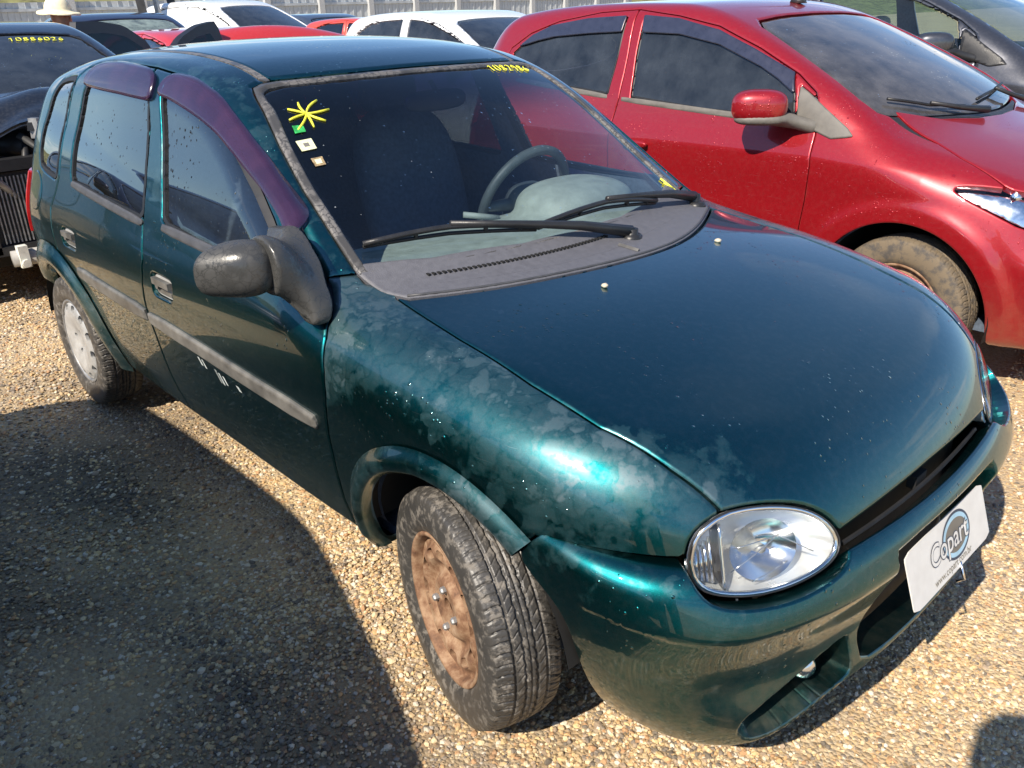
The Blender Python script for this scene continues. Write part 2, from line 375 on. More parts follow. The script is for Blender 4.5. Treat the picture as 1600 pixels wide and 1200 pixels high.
class Car:
    def __init__(s, sc=(1, 1, 1), **p):
        s.p = p; s.sc = sc
        for n in ('W', 'P', 'hood', 'roof', 'ws', 'rear', 'front', 'fk'): setattr(s, n, spl(*p[n]))
    def F(s, x, y, z):
        x = x / s.sc[0]; y = y / s.sc[1]; z = z / s.sc[2]; y = np.abs(y); p = s.p; y2 = y * y
        side = (y - (s.W(z) + s.P(x)))
        hood = (z - (s.hood(x) - p['hc'] * y2 - p.get('hc4', 0) * y2 * y2)) * p.get('hn', .95)
        fr = (x - (s.front(z) - p['fb'] * y2 - p['fb4'] * y2 * y2))
        ws = (x - (s.ws(z) - p['wb'] * y2)) * p.get('wn', .55)
        rf = z - (s.roof(x) - p['rc'] * y2 - p['rc4'] * y2 * y2)
        re = (s.rear(z) + p['rb'] * y2 + p['rb4'] * y2 * y2 - x) * .97
        a = smax(smax(hood, fr, p['k_hf']), side, s.fk(x))
        b = smax(smax(ws, rf, p['k_wr']), side, p['k_gs'])
        f = smax(smin(a, b, p.get('k_cowl', .02)), re, p['k_re'])
        return smax(f, p['zb'] - z, p.get('k_b', .05))
class Bump:
    def __init__(s, **p):
        s.p = p
        for n in ('W', 'P', 'front', 'top'): setattr(s, n, spl(*p[n]))
    def F(s, x, y, z):
        y = np.abs(y); p = s.p; y2 = y * y
        zc = .500 - .10 * (x - .42); w_ = np.clip((x - .37) / .05, 0, 1) * np.clip((.62 - x) / .14, 0, 1) * np.clip((y - .45) / .15, 0, 1)
        u_ = zc - z; side = y - (s.W(z) + s.P(x)) + .014 * w_ * np.clip(u_ / .010, 0, 1) * np.clip((.075 - u_) / .06, 0, 1); fr = x - (s.front(z) - p['fb'] * y2 - p['fb4'] * y2 * y2)
        a = smax(side, fr, .165); a = smax(a, z - s.top(x), .04)
        return smax(a, .17 - z, .03)
def grad(F, V, e=1e-4):
    x, y, z = V.T
    G = np.stack([F(x + e, y, z) - F(x - e, y, z), F(x, y + e, z) - F(x, y - e, z), F(x, y, z + e) - F(x, y, z - e)], 1) / (2 * e)
    return G
def unit(a): return a / (np.linalg.norm(a, axis=-1, keepdims=True) + 1e-12)
def newton(F, V, it=3):
    for _ in range(it):
        G = grad(F, V); f = F(*V.T); st = (f / (np.sum(G * G, 1) + 1e-9))
        V = V - np.clip(st, -.02, .02)[:, None] * G
    return V
def surfnet(F, lo, hi, h, it=4):
    ax = [np.arange(lo[i], hi[i] + h, h) for i in range(3)]
    G = F(ax[0][:, None, None], ax[1][None, :, None], ax[2][None, None, :]).astype(np.float32)
    S = G < 0
    n = [len(a) - 1 for a in ax]
    c = [(i, j, k) for i in (0, 1) for j in (0, 1) for k in (0, 1)]
    sl = lambda o: S[o[0]:o[0] + n[0], o[1]:o[1] + n[1], o[2]:o[2] + n[2]]
    cnt = np.zeros(n, np.int8)
    for o in c: cnt += sl(o)
    act = np.argwhere((cnt > 0) & (cnt < 8))
    idx = np.full(n, -1, np.int32); idx[tuple(act.T)] = np.arange(len(act))
    val = np.stack([G[act[:, 0] + o[0], act[:, 1] + o[1], act[:, 2] + o[2]] for o in c], 1)
    P = np.zeros((len(act), 3)); K = np.zeros(len(act))
    for a in range(8):
        for b in range(a + 1, 8):
            if sum(abs(c[a][q] - c[b][q]) for q in range(3)) != 1: continue
            m = (val[:, a] < 0) != (val[:, b] < 0)
            t = np.where(m, val[:, a] / (val[:, a] - val[:, b] + 1e-20), 0)[:, None]
            P += m[:, None] * (np.array(c[a]) + t * (np.array(c[b]) - np.array(c[a]))); K += m
    V = np.array(lo) + (act + P / K[:, None]) * h
    T = []
    for d in range(3):
        sh = [slice(1, n[q]) for q in range(3)]; sh[d] = slice(0, n[d]); s2 = list(sh); s2[d] = slice(1, n[d] + 1)
        A = S[tuple(sh)]; B = S[tuple(s2)]
        e = np.argwhere(A != B)
        flip = A[tuple(e.T)]
        off = [1, 1, 1]; off[d] = 0; e = e + np.array(off)
        u, v = [(1, 2), (2, 0), (0, 1)][d]
        U = np.zeros(3, int); U[u] = 1; W = np.zeros(3, int); W[v] = 1
        q = [idx[tuple((e - p).T)] for p in (np.zeros(3, int), U, U + W, W)]
        Q = np.stack(q, 1)
        Q[~flip] = Q[~flip][:, ::-1]
        T.append(Q)
    Q = np.concatenate(T)
    V = newton(F, V, it)
    d1 = np.linalg.norm(V[Q[:, 0]] - V[Q[:, 2]], axis=1) <= np.linalg.norm(V[Q[:, 1]] - V[Q[:, 3]], axis=1)
    T = np.concatenate([Q[d1][:, [0, 1, 2]], Q[d1][:, [0, 2, 3]], Q[~d1][:, [0, 1, 3]], Q[~d1][:, [1, 2, 3]]])
    return V, T
def clean(V, T):
    u, inv = np.unique(T, return_inverse=True)
    return V[u], inv.reshape(T.shape)
def split(V, T, d):
    d = np.where(np.abs(d) < 2e-5, 2e-5, d)
    sg = d[T] < 0; k = sg.sum(1)
    mixed = (k > 0) & (k < 3)
    Tm = T[mixed]; sm = sg[mixed]; one = np.where((sm.sum(1) == 1)[:, None], sm, ~sm)
    a = one.argmax(1); r = np.arange(len(Tm))
    i0 = Tm[r, a]; i1 = Tm[r, (a + 1) % 3]; i2 = Tm[r, (a + 2) % 3]
    E = np.concatenate([np.stack([i0, i1], 1), np.stack([i0, i2], 1)]); Es = np.sort(E, 1)
    key, inv = np.unique(Es[:, 0].astype(np.int64) * len(V) + Es[:, 1], return_inverse=True)
    e0 = key // len(V); e1 = key % len(V)
    t = d[e0] / (d[e0] - d[e1])
    nv = V[e0] + t[:, None] * (V[e1] - V[e0])
    b = len(V); n01 = b + inv[:len(Tm)]; n02 = b + inv[len(Tm):]
    V2 = np.concatenate([V, nv])
    Ta = np.stack([i0, n01, n02], 1); Tb = np.stack([n01, i1, i2], 1); Tc = np.stack([n01, i2, n02], 1)
    T2 = np.concatenate([T[~mixed], Ta, Tb, Tc])
    d2 = np.concatenate([d, np.zeros(len(nv))])
    return V2, T2, d2
def clip(V, T, d):
    V, T, d = split(V, T, d)
    T = T[d[T].sum(1) < 0]
    return clean(V, T)
def sdf(px, pz, poly, ):
    """signed distance to a closed polygon, negative inside"""
    P = np.asarray(poly, float); Q = np.roll(P, -1, 0); D = np.full(px.shape, 1e9); ins = np.zeros(px.shape, bool)
    for (ax_, ay), (bx_, by) in zip(P, Q):
        ex, ey = bx_ - ax_, by - ay; wx, wy = px - ax_, pz - ay
        t = np.clip((wx * ex + wy * ey) / (ex * ex + ey * ey + 1e-12), 0, 1)
        D = np.minimum(D, (wx - t * ex) ** 2 + (wy - t * ey) ** 2)
        c = ((ay > pz) != (by > pz)) & (px < (bx_ - ax_) * (pz - ay) / (by - ay + 1e-15) + ax_)
        ins ^= c
    D = np.sqrt(D); return np.where(ins, -D, D)
def rnd(poly, k=2, closed=True, f=.25):
    P = np.asarray(poly, float)
    for _ in range(k):
        Q = np.roll(P, -1, 0)
        P = np.stack([P * (1 - f) + Q * f, P * f + Q * (1 - f)], 1).reshape(-1, P.shape[1])
    return P
def panel(name, parent, mat, VT, F, dfun, gap=.0022, depth=.02, inset=0.0, er=.003, ring=.007, flange=True, attr=None):
    V, T = VT
    d = dfun(V) + gap
    # keep only what lies near or inside first (speed)
    T = T[d[T].min(1) < 0]
    if not len(T): return None
    V, T = clean(V, T); V, T = clip(V, T, dfun(V) + gap)
    if not len(T): return None
    if ring:
        V, T, _ = split(V, T, dfun(V) + gap + ring)
        V, T = clean(V, T)
    V = newton(F, V, 2)
    # drop slivers of no area
    ar = np.linalg.norm(np.cross(V[T[:, 1]] - V[T[:, 0]], V[T[:, 2]] - V[T[:, 0]]), axis=1); T = T[ar > 1e-12]
    N = unit(grad(F, V))
    E = np.concatenate([T[:, [0, 1]], T[:, [1, 2]], T[:, [2, 0]]])
    key = E[:, 0].astype(np.int64) * len(V) + E[:, 1]; rk = E[:, 1].astype(np.int64) * len(V) + E[:, 0]
    B = E[~np.isin(key, rk)]
    out = np.zeros_like(V); dr = V[B[:, 1]] - V[B[:, 0]]
    o = unit(np.cross(dr, N[B[:, 0]]))
    np.add.at(out, B[:, 0], o); np.add.at(out, B[:, 1], o); out = unit(out)
    bi = np.unique(B)
    Vs = V - N * inset
    V2 = Vs.copy(); N2 = N.copy()
    if er > 0:
        rw_ = max(ring, .006); d0 = dfun(V) + gap; nb = np.where(d0 > -rw_)[0]
        if len(nb):
            Vn = V[nb]; g = np.stack([dfun(Vn + e_) + gap - d0[nb] for e_ in np.eye(3) * 8e-4], 1) / 8e-4
            g = np.clip(g, -2, 2); g -= N[nb] * np.sum(g * N[nb], 1, keepdims=True); g = unit(g)
            t = np.clip(1 + d0[nb] / rw_, 0, 1)[:, None]
            V2[nb] -= N[nb] * er * t ** 2; N2[nb] = unit(N[nb] + (2.0 * er / rw_) * t * g)
    Tt = T
    if flange and depth > 0:
        mp = np.full(len(V), -1); mp[bi] = np.arange(len(bi)); n0 = len(V2)
        a = V2[bi]; b = Vs[bi] - N[bi] * depth
        V2 = np.concatenate([V2, a, b]); N2 = np.concatenate([N2, out[bi], out[bi]])
        i = mp[B[:, 0]] + n0; j = mp[B[:, 1]] + n0; L = len(bi)
        Tt = np.concatenate([T, np.stack([i, i + L, j + L], 1), np.stack([i, j + L, j], 1)])
    ob = obj(name, V2, Tt, mat, parent, N=N2)
    if attr is not None:
        at = ob.data.attributes.new('film', 'FLOAT', 'POINT'); at.data.foreach_set('value', np.asarray(attr(V2), np.float32))
    return ob
def blob(name, parent, mat, F, lo, hi, h, it=3):
    V, T = surfnet(F, lo, hi, h, it); return obj(name, V, T, mat, parent, N=unit(grad(F, V)))
def ell(c, r):
    c = np.array(c, float); r = np.array(r, float)
    def f(x, y, z):
        q = np.sqrt(((x - c[0]) / r[0]) ** 2 + ((y - c[1]) / r[1]) ** 2 + ((z - c[2]) / r[2]) ** 2); return (q - 1) * r.min()
    return f
def sell(c, r, p=4, rz=0.0):
    cs, sn = math.cos(rz), math.sin(rz)
    def f(x, y, z):
        x = x - c[0]; y = y - c[1]; z = z - c[2]; a = cs * x + sn * y; b = -sn * x + cs * y
        q = (np.abs(a / r[0]) ** p + np.abs(b / r[1]) ** p + np.abs(z / r[2]) ** p + 1e-12) ** (1 / p); return (q - 1) * min(r)
    return f
def caps(a, b, ra, rb):
    a = np.array(a, float); b = np.array(b, float); ab = b - a; L = ab @ ab
    def f(x, y, z):
        t = np.clip(((x - a[0]) * ab[0] + (y - a[1]) * ab[1] + (z - a[2]) * ab[2]) / L, 0, 1)
        return np.sqrt((x - a[0] - t * ab[0]) ** 2 + (y - a[1] - t * ab[1]) ** 2 + (z - a[2] - t * ab[2]) ** 2) - (ra + (rb - ra) * t)
    return f
# ---------------------------------------------------------------- wheels
def tyre_mesh(name, R=.28, wd=.165, rim=.175, nth=900, tread=True, mat=None, grooves=(.0135, .037)):
    hw = wd / 2; s = R / .28
    side = [(-hw * .80, rim), (-hw * .93, rim + .012), (-hw * .985, rim + .03), (-hw, rim + .048), (-hw * .99, rim + .066), (-hw * .945, R - .019), (-hw * .885, R - .010)]
    wt = np.linspace(-hw * .80, hw * .80, 64 if tread else 8)
    tr = [(w, R - .0045 * (w / (hw * .8)) ** 2 - .004 * (abs(w) / (hw * .8)) ** 8) for w in wt]
    prof = np.array(side + tr + [(-a, b) for a, b in side[::-1]])
    th = np.linspace(0, 2 * np.pi, nth, endpoint=False)
    W = np.repeat(prof[:, 0][:, None], nth, 1); Rr = np.repeat(prof[:, 1][:, None], nth, 1); TH = np.repeat(th[None, :], len(prof), 0)
    if tread:
        aw = np.abs(W); on = (Rr > R - .021)
        dep = np.zeros_like(W)
        for g in grooves:
            gw = g + .0012 * np.sin(TH * 60) * (g < .02)
            dep = np.maximum(dep, np.clip((.0034 - np.abs(aw - gw)) / .0014, 0, 1) * .0065)
        dep = np.maximum(dep, np.clip((.0022 - aw) / .0012, 0, 1) * .004)
        def lat(nb, slope, lo, hi, wdt, dp, curve=0):
            ph = TH * nb / (2 * np.pi) + np.sign(W) * slope * (aw - lo) + curve * (aw - lo) ** 2 + (W < 0) * .37
            fr_ = np.abs((ph % 1) - .5) * 2 * np.pi * R / nb
            return np.clip((wdt - fr_) / .0012, 0, 1) * dp * (aw > lo) * (aw < hi) * on
        dep = np.maximum(dep, lat(72, 14, .039, hw * .93, .0020, .0055, 500))
        dep = np.maximum(dep, lat(144, 20, .041, hw * .80, .0011, .003, 300))
        dep = np.maximum(dep, lat(70, -38, .016, .035, .0014, .005))
        dep = np.maximum(dep, lat(70, 44, .002, .012, .0013, .004))
        Rr = Rr - dep
    V = np.stack([Rr * np.cos(TH), W, Rr * np.sin(TH)], -1).reshape(-1, 3)
    k = len(prof); i = np.arange(nth); j = (i + 1) % nth
    F = np.concatenate([np.stack([q * nth + i, q * nth + j, (q + 1) * nth + j, (q + 1) * nth + i], 1) for q in range(k - 1)])
    return mesh_data(name, V, F, mat=mat)
def disc_mesh(name, prof, holes, mat, n=160, depth=.012):
    """dished round face with real holes; prof radius->offset (negative y is outward)"""
    h = spl([p[0] for p in prof], [p[1] for p in prof]); r0 = prof[0][0]; r1 = prof[-1][0]
    rr = np.linspace(r0, r1, 44); a = np.linspace(0, 2 * np.pi, n, endpoint=False)
    A, Rg = np.meshgrid(a, rr)
    V = np.stack([Rg * np.cos(A), np.zeros_like(A), Rg * np.sin(A)], -1).reshape(-1, 3)
    i = np.arange(n); j = (i + 1) % n
    Q = np.concatenate([np.stack([q * n + i, q * n + j, (q + 1) * n + j, (q + 1) * n + i], 1) for q in range(len(rr) - 1)])
    T = np.concatenate([Q[:, [0, 1, 2]], Q[:, [0, 2, 3]]])
    for hl in holes: V, T = clip(V, T, -sdf(V[:, 0], V[:, 2], hl))
    V[:, 1] = h(np.hypot(V[:, 0], V[:, 2]))
    E = np.concatenate([T[:, [0, 1]], T[:, [1, 2]], T[:, [2, 0]]]); key = E[:, 0].astype(np.int64) * len(V) + E[:, 1]; rk = E[:, 1].astype(np.int64) * len(V) + E[:, 0]
    B = E[~np.isin(key, rk)]; bi = np.unique(B); mp = np.full(len(V), -1); mp[bi] = np.arange(len(bi)); n0 = len(V); L = len(bi)
    V2 = np.concatenate([V, V[bi], V[bi] + [0, depth, 0]]); p = mp[B[:, 0]] + n0; q = mp[B[:, 1]] + n0
    T2 = np.concatenate([T, np.stack([p, p + L, q + L], 1), np.stack([p, q + L, q], 1)])
    return mesh_data(name, V2, T2, mat=mat)
def ringhole(rc, a, dr, da, k=10):
    """rounded slot at radius rc, angle a; half sizes dr (radial), da (tangential metres)"""
    t = np.linspace(0, 2 * np.pi, 20, endpoint=False); e = 2 / 4.0
    u = dr * np.sign(np.cos(t)) * np.abs(np.cos(t)) ** e; v = da * np.sign(np.sin(t)) * np.abs(np.sin(t)) ** e
    r = rc + u; an = a + v / rc
    return np.stack([r * np.cos(an), r * np.sin(an)], 1)
def circ(cx, cy, r, n=14):
    t = np.linspace(0, 2 * np.pi, n, endpoint=False); return np.stack([cx + r * np.cos(t), cy + r * np.sin(t)], 1)
ME = {}
ME['tyre'] = tyre_mesh('tyre', mat=M['tyre'])
ME['tyre_plain'] = tyre_mesh('tyre', R=.30, wd=.18, rim=.19, nth=120, tread=False, mat=M['tyre_tan'])
ME['tyre_big'] = tyre_mesh('tyre', R=.305, wd=.185, rim=.19, nth=700, tread=True, mat=M['tyre_tan'])
V, F = lathe([(.158, .05), (.160, -.03), (.166, -.055), (.178, -.066), (.1795, -.071), (.177, -.074), (.170, -.072), (.166, -.063), (.162, -.046)], 96)
ME['rim_lip'] = (V, F)
# front: bare steel wheel, dusty rust
steel_prof = [(.022, -.058), (.05, -.062), (.068, -.060), (.085, -.044), (.098, -.046), (.112, -.058), (.124, -.062), (.138, -.060), (.152, -.050), (.163, -.050)]
holes = [circ(.0495 * math.cos(a), .0495 * math.sin(a), .007) for a in np.arange(4) * math.pi / 2 + .4]
holes += [ringhole(.126, a, .0125, .020) for a in np.arange(12) * math.pi / 6]
ME['steel_disc'] = disc_mesh('rim_face', steel_prof, holes, M['rim_rust'])
cover_prof = [(.001, -.062), (.03, -.062), (.045, -.066), (.09, -.076), (.13, -.079), (.15, -.074), (.165, -.066), (.170, -.060)]
holes = [ringhole(.148, a, .013, .017) for a in np.arange(12) * math.pi / 6 + .1]
holes += [circ(.048 * math.cos(a), .048 * math.sin(a), .010) for a in np.arange(4) * math.pi / 2 + .4]
ME['cover_disc'] = disc_mesh('rim_face', cover_prof, holes, M['silver_plastic'])
ME['lip_rust'] = mesh_data('rim_lip', *ME['rim_lip'], mat=M['rim_rust']); ME['lip_grey'] = mesh_data('rim_lip', *ME['rim_lip'], mat=M['steel'])
V, F = lathe([(.0, .02), (.15, .02), (.152, .06)], 48); ME['drum'] = mesh_data('brake_drum', V, F, mat=M['engine'])
V, F = lathe([(.0, -.014), (.006, -.014), (.0085, -.010), (.009, .0), (.012, .004)], 6); ME['bolt'] = mesh_data('wheel_bolt', V, F, smooth=False, mat=M['steel'])
def wheel(car, x, y, z, right=True, steer=0.0, face='steel', tyre='tyre', sc=1.0, drum=True):
    w = pivot('wheel', car, (x, y, z), (0, random.uniform(0, 6), (0 if right else math.pi) + steer))
    w.rotation_mode = 'ZXY' if False else 'XYZ'
    s = (sc,) * 3
    inst('tyre', ME[tyre], w, scale=s)
    rimf = {'steel': ('steel_disc', 'lip_rust'), 'cover': ('cover_disc', 'lip_grey')}[face]
    k = sc * (1.08 if tyre != 'tyre' else 1.0)
    inst('rim', ME[rimf[1]], w, scale=(k, k, k)); inst('rim_face', ME[rimf[0]], w, scale=(k, k, k))
    if face == 'steel':
        for a in np.arange(4) * math.pi / 2 + .4: inst('wheel_bolt', ME['bolt'], w, (.0495 * k * math.cos(a), -.060 * k, .0495 * k * math.sin(a)), scale=(k, k, k))
    if drum: inst('brake_drum', ME['drum'], w, scale=(k, k, k))
    return w

# ================================================================ TEAL HATCHBACK
TEAL = dict(
    W=([.15, .25, .40, .55, .70, .85, .92, 1.05, 1.20, 1.37, 1.45], [.6832, .724, .773, .798, .8165, .803, .7805, .7415, .690, .6375, .603]),
    P=([-3.0, -2.7, -2.3, -1.8, -1.2, -.5, 0, .3, .6, .8], [-.10, -.034, -.016, -.004, -.001, .002, -.0113, -.0258, -.0595, -.0999]),
    hood=([-.6, -.3, 0, .3, .5, .62, .7, .8], [.955, .9065, .8756, .8178, .757, .688, .612, .53]), hc=.0314, hc4=.0514,
    roof=([-3.1, -2.9, -2.6, -2.2, -1.8, -1.4, -1.1, -.9, -.7], [1.21, 1.275, 1.345, 1.407, 1.426, 1.413, 1.374, 1.340, 1.289]), rc=.0563, rc4=.1923,
    ws=([.8, .92, 1.05, 1.2, 1.33, 1.45], [-.12, -.32, -.525, -.75, -.95, -1.14]), wb=.33,
    rear=([.2, .4, .55, .75, .95, 1.15, 1.3, 1.4], [-2.90, -2.96, -2.97, -2.955, -2.915, -2.83, -2.745, -2.69]), rb=.0987, rb4=.2536,
    front=([.15, .3, .45, .6, .75, .85], [.70, .72, .71, .68, .60, .5]), fb=.15, fb4=.55,
    fk=([-.9, -.4, 0, .4, .7], [.10, .10, .16, .2, .2]), k_hf=.10, k_wr=.10, k_gs=.09, k_re=.16, zb=.245, k_b=.04)
BUMP = dict(W=([.15, .2, .3, .4, .5, .6, .7], [.665, .70, .75, .78, .79, .785, .77]), P=([-.2, 0, .2, .4, .8], [0, 0, -.004, -.012, -.03]),
            front=([.15, .2, .27, .34, .40, .45, .475, .487, .499, .52, .56, .60], [.700, .715, .722, .706, .711, .729, .739, .7425, .741, .732, .710, .682]),
            top=([.2, .4, .6, .8], [.62, .60, .585, .56]), fb=.14, fb4=.34)
tc_ = Car(**TEAL); TF = tc_.F; tb_ = Bump(**BUMP); BF = tb_.F
teal = thing('teal_hatchback', 'dark teal five-door hatchback with purple window deflectors and water-stained bonnet', 'car', (0, 0, 0))
VT = surfnet(TF, (-3.06, -.90, .19), (.80, .90, 1.50), .0125)
VB = surfnet(BF, (.16, -.86, .14), (.82, .86, .66), .0075)
front_top = [(-1.544, 1.366), (-1.374, 1.352), (-1.236, 1.334), (-1.083, 1.285), (-.96, 1.227), (-.877, 1.182), (-.808, 1.14), (-.726, 1.084), (-.644, 1.026), (-.567, .973), (-.501, .927)]
fdoor = front_top + [(-.411, .873), (-.385, .832), (-.372, .758), (-.375, .71), (-.412, .575), (-.425, .442), (-.446, .301), (-.452, .268), (-1.455, .268), (-1.45, .45), (-1.444, .661), (-1.425, .741), (-1.405, .828), (-1.422, .903), (-1.465, 1.2), (-1.50, 1.30)]
rdoor = [(-1.544, 1.366), (-1.786, 1.374), (-1.947, 1.373), (-2.066, 1.366), (-2.14, 1.352), (-2.188, 1.325), (-2.231, 1.237), (-2.258, 1.132), (-2.262, 1.047), (-2.268, .975), (-2.295, .92), (-2.335, .858), (-2.335, .785), (-2.33, .699), (-2.30, .66), (-2.20, .63), (-2.08, .53), (-2.02, .40), (-1.985, .268), (-1.455, .268), (-1.45, .45), (-1.444, .661), (-1.425, .741), (-1.405, .828), (-1.422, .903), (-1.465, 1.2), (-1.50, 1.30)]
fglass = rnd([(-1.425, 1.325), (-1.37, 1.332), (-1.253, 1.32), (-1.095, 1.275), (-.975, 1.215), (-.88, 1.158), (-.79, 1.10), (-.70, 1.035), (-.615, .965), (-.60, .925), (-.99, .924), (-1.29, .946), (-1.34, 1.10)], 1, f=.12)
rglass = rnd([(-1.50, 1.325), (-1.55, 1.342), (-1.80, 1.345), (-1.98, 1.343), (-2.06, 1.325), (-2.10, 1.26), (-2.145, 1.12), (-2.135, .99), (-2.11, .966), (-1.73, .950), (-1.43, .936), (-1.455, 1.1)], 1, f=.12)
quarter = rnd([(-2.205, 1.322), (-2.30, 1.318), (-2.382, 1.305), (-2.43, 1.27), (-2.475, 1.207), (-2.515, 1.125), (-2.53, 1.045), (-2.505, .991), (-2.43, .972), (-2.30, .958), (-2.285, 1.04), (-2.28, 1.13), (-2.25, 1.237)], 1, f=.15)
fdoor_sd = lambda V: sdf(V[:, 0], V[:, 2], fdoor); rdoor_sd = lambda V: sdf(V[:, 0], V[:, 2], rdoor)
ws_out = rnd([(-.541, 1.316), (-.492, 1.330), (-.30, 1.337), (0, 1.342), (.30, 1.337), (.492, 1.330), (.541, 1.316), (.591, 1.208), (.616, 1.104), (.626, 1.025), (.637, .957), (.643, .905), (.3, .91), (0, .91), (-.3, .91), (-.643, .905), (-.637, .957), (-.626, 1.025), (-.616, 1.104), (-.591, 1.208)], 1, f=.18)
hood_r = [(-.354, -.62), (-.088, -.646), (.13, -.654), (.301, -.645), (.441, -.609), (.528, -.577), (.60, -.53), (.9, -.40)]
hood_l = [(.9, .38), (.60, .47), (.551, .50), (.476, .53), (.379, .555), (.205, .58), (-.023, .60), (-.30, .632)]
cowl_f = [(-.338, .627), (-.225, .411), (-.158, .207), (-.15, -.022), (-.181, -.23), (-.229, -.404), (-.29, -.541), (-.323, -.601)]
_cx = spl([-.601, -.541, -.404, -.23, -.022, .207, .411, .627], [-.323, -.29, -.229, -.181, -.15, -.158, -.225, -.338])
cowl_f = [(float(_cx(y)), y) for y in np.linspace(.627, -.601, 42)]
hood_poly = hood_r + hood_l + [(x + .006, y) for x, y in cowl_f]
zfront = spl([0, .2, .4, .6], [.601, .598, .584, .54])
HL = np.array([(.512, -.647, .585), (.509, -.639, .626), (.514, -.619, .654), (.53, -.579, .673), (.552, -.532, .674), (.576, -.481, .667), (.6, -.432, .653), (.622, -.396, .632), (.641, -.372, .606), (.654, -.362, .579), (.66, -.368, .559), (.659, -.395, .54), (.647, -.442, .53), (.628, -.497, .524), (.598, -.557, .524), (.563, -.605, .529), (.537, -.631, .537), (.52, -.644, .555)])
hl_c = HL.mean(0); hl_n = unit(grad(TF, HL).mean(0)); hl_u = unit(np.cross([0, 0, 1.], hl_n)); hl_v = np.cross(hl_n, hl_u)
HLp = rnd(np.stack([(HL - hl_c) @ hl_u, (HL - hl_c) @ hl_v], 1), 1)
def d_hl(V):
    Q = V.copy(); Q[:, 1] = -np.abs(Q[:, 1]); Q = Q - hl_c
    d = sdf(Q @ hl_u, Q @ hl_v, HLp); return np.where(np.abs(Q @ hl_n) < .14, d, .3)
ARF = (-.005, .277, .346); ARR = (-2.443, .28, .330)
def d_arch(V):
    x, z = V[:, 0], V[:, 2]; r = []
    for xa, za, ra in (ARF, ARR):
        r.append(np.where(z > za, np.hypot(x - xa, z - za) - ra, np.abs(x - xa) - ra))
    d = np.minimum(*r); return np.where(np.abs(V[:, 1]) > .45, d, .3)
def side_only(d, V, s): return np.where(s * V[:, 1] > .30, d, .3)
def d_door(V, poly, s): return np.maximum(side_only(sdf(V[:, 0], V[:, 2], poly), V, s), -d_arch(V))
def d_ws(V): return np.where((V[:, 0] > -1.20) & (V[:, 2] > .85) & (np.abs(V[:, 1]) < .72), sdf(V[:, 1], V[:, 2], ws_out), .3)
def d_cowl(V):
    """between the glass base and the bonnet"""
    return np.where((V[:, 2] > .8) & (V[:, 0] > -.7), np.maximum(np.maximum(V[:, 2] - .935, -sdf(V[:, 0], V[:, 1], hood_poly)), np.maximum(np.abs(V[:, 1]) - .645, sdf(V[:, 0], V[:, 1], [(-.40, -.625)] + [(x, y) for x, y in cowl_f[::-1]] + [(-.40, .64), (-.60, .66), (-.60, -.65)]))), .3)
def d_hood(V):
    d = np.where(V[:, 2] > .48, sdf(V[:, 0], V[:, 1], hood_poly), .3)
    d = np.maximum(d, zfront(np.abs(V[:, 1])) - V[:, 2]); return np.maximum(d, -(d_hl(V) - .006))
def d_nose(V):       # dark opening between bonnet lip and bumper
    return np.where(V[:, 0] > .30, V[:, 2] - .60 + .0 * V[:, 0], .3)
tail_poly = [(-2.66, .955), (-2.70, .70), (-3.3, .70), (-3.3, .955)]
def d_tail(V): return np.where(np.abs(V[:, 1]) > .52, sdf(V[:, 0], V[:, 2], tail_poly), .3)
def d_rearwin(V): return np.where(V[:, 0] < -2.4, sdf(V[:, 1], V[:, 2], rnd([(-.56, 1.24), (.56, 1.24), (.66, .97), (-.66, .97)], 2)), .3)
strip_y = .468
def d_roof(V): return np.where((V[:, 2] > 1.2) & (V[:, 0] > -2.72), np.maximum(np.abs(V[:, 1]) - strip_y, np.maximum(-2.70 - V[:, 0], -(d_ws(V) - .004))), .3)
def d_strip(V): return np.where((V[:, 2] > 1.2), np.maximum(np.abs(np.abs(V[:, 1]) - strip_y - .011) - .011, np.maximum(-2.62 - V[:, 0], -(d_ws(V) - .002))), .3)
fend_poly = [(-.50, .932), (-.44, .93), (.9, .93), (.9, .1), (-.56, .1), (-.452, .268), (-.446, .301), (-.425, .442), (-.412, .575), (-.375, .71), (-.372, .758), (-.385, .832), (-.411, .873), (-.501, .927)]
bump_edge = spl([.10, .19, .28, .40, .485, .54, .575, .61], [.375, .362, .353, .345, .292, .224, .244, .272])
def d_fend(V, s):
    d = side_only(sdf(V[:, 0], V[:, 2], fend_poly), V, s)
    # seam with the bumper
    d = np.maximum(d, np.where(V[:, 0] > .272, (.598 - .05 * np.clip(V[:, 0] - .3, 0, 1)) - V[:, 2], -.3))
    d = np.maximum(d, np.where((V[:, 2] < .605), (V[:, 0] - (.216 + (V[:, 2] - .547) * .9)) * .74, -.3))
    return np.maximum.reduce([d, -d_hood(V) , -d_arch(V), -(d_hl(V) - .005), -d_ws(V), -(d_cowl(V))])
def film_fender(V): return np.clip(.40 + .36 * np.clip((V[:, 2] - .60) / .22, 0, 1) * (V[:, 0] > -.5), 0, 1)
def film_hood(V): return np.clip(.30 + .24 * np.exp(-np.abs(sdf(V[:, 0], V[:, 1], hood_poly)) / .10) * np.clip((V[:, 0] + .1) / .3, 0, 1) * (V[:, 1] < .1), 0, 1)
def film_k(k): return lambda V: np.full(len(V), k)
panel('bonnet', teal, M['teal'], VT, TF, d_hood, gap=.002, attr=film_hood)
for s in (-1, 1):
    panel('fender', teal, M['teal'], VT, TF, lambda V: d_fend(V, s), gap=.002, depth=.022, attr=film_fender)
panel('roof', teal, M['teal'], VT, TF, d_roof, gap=.001, attr=film_k(.33))
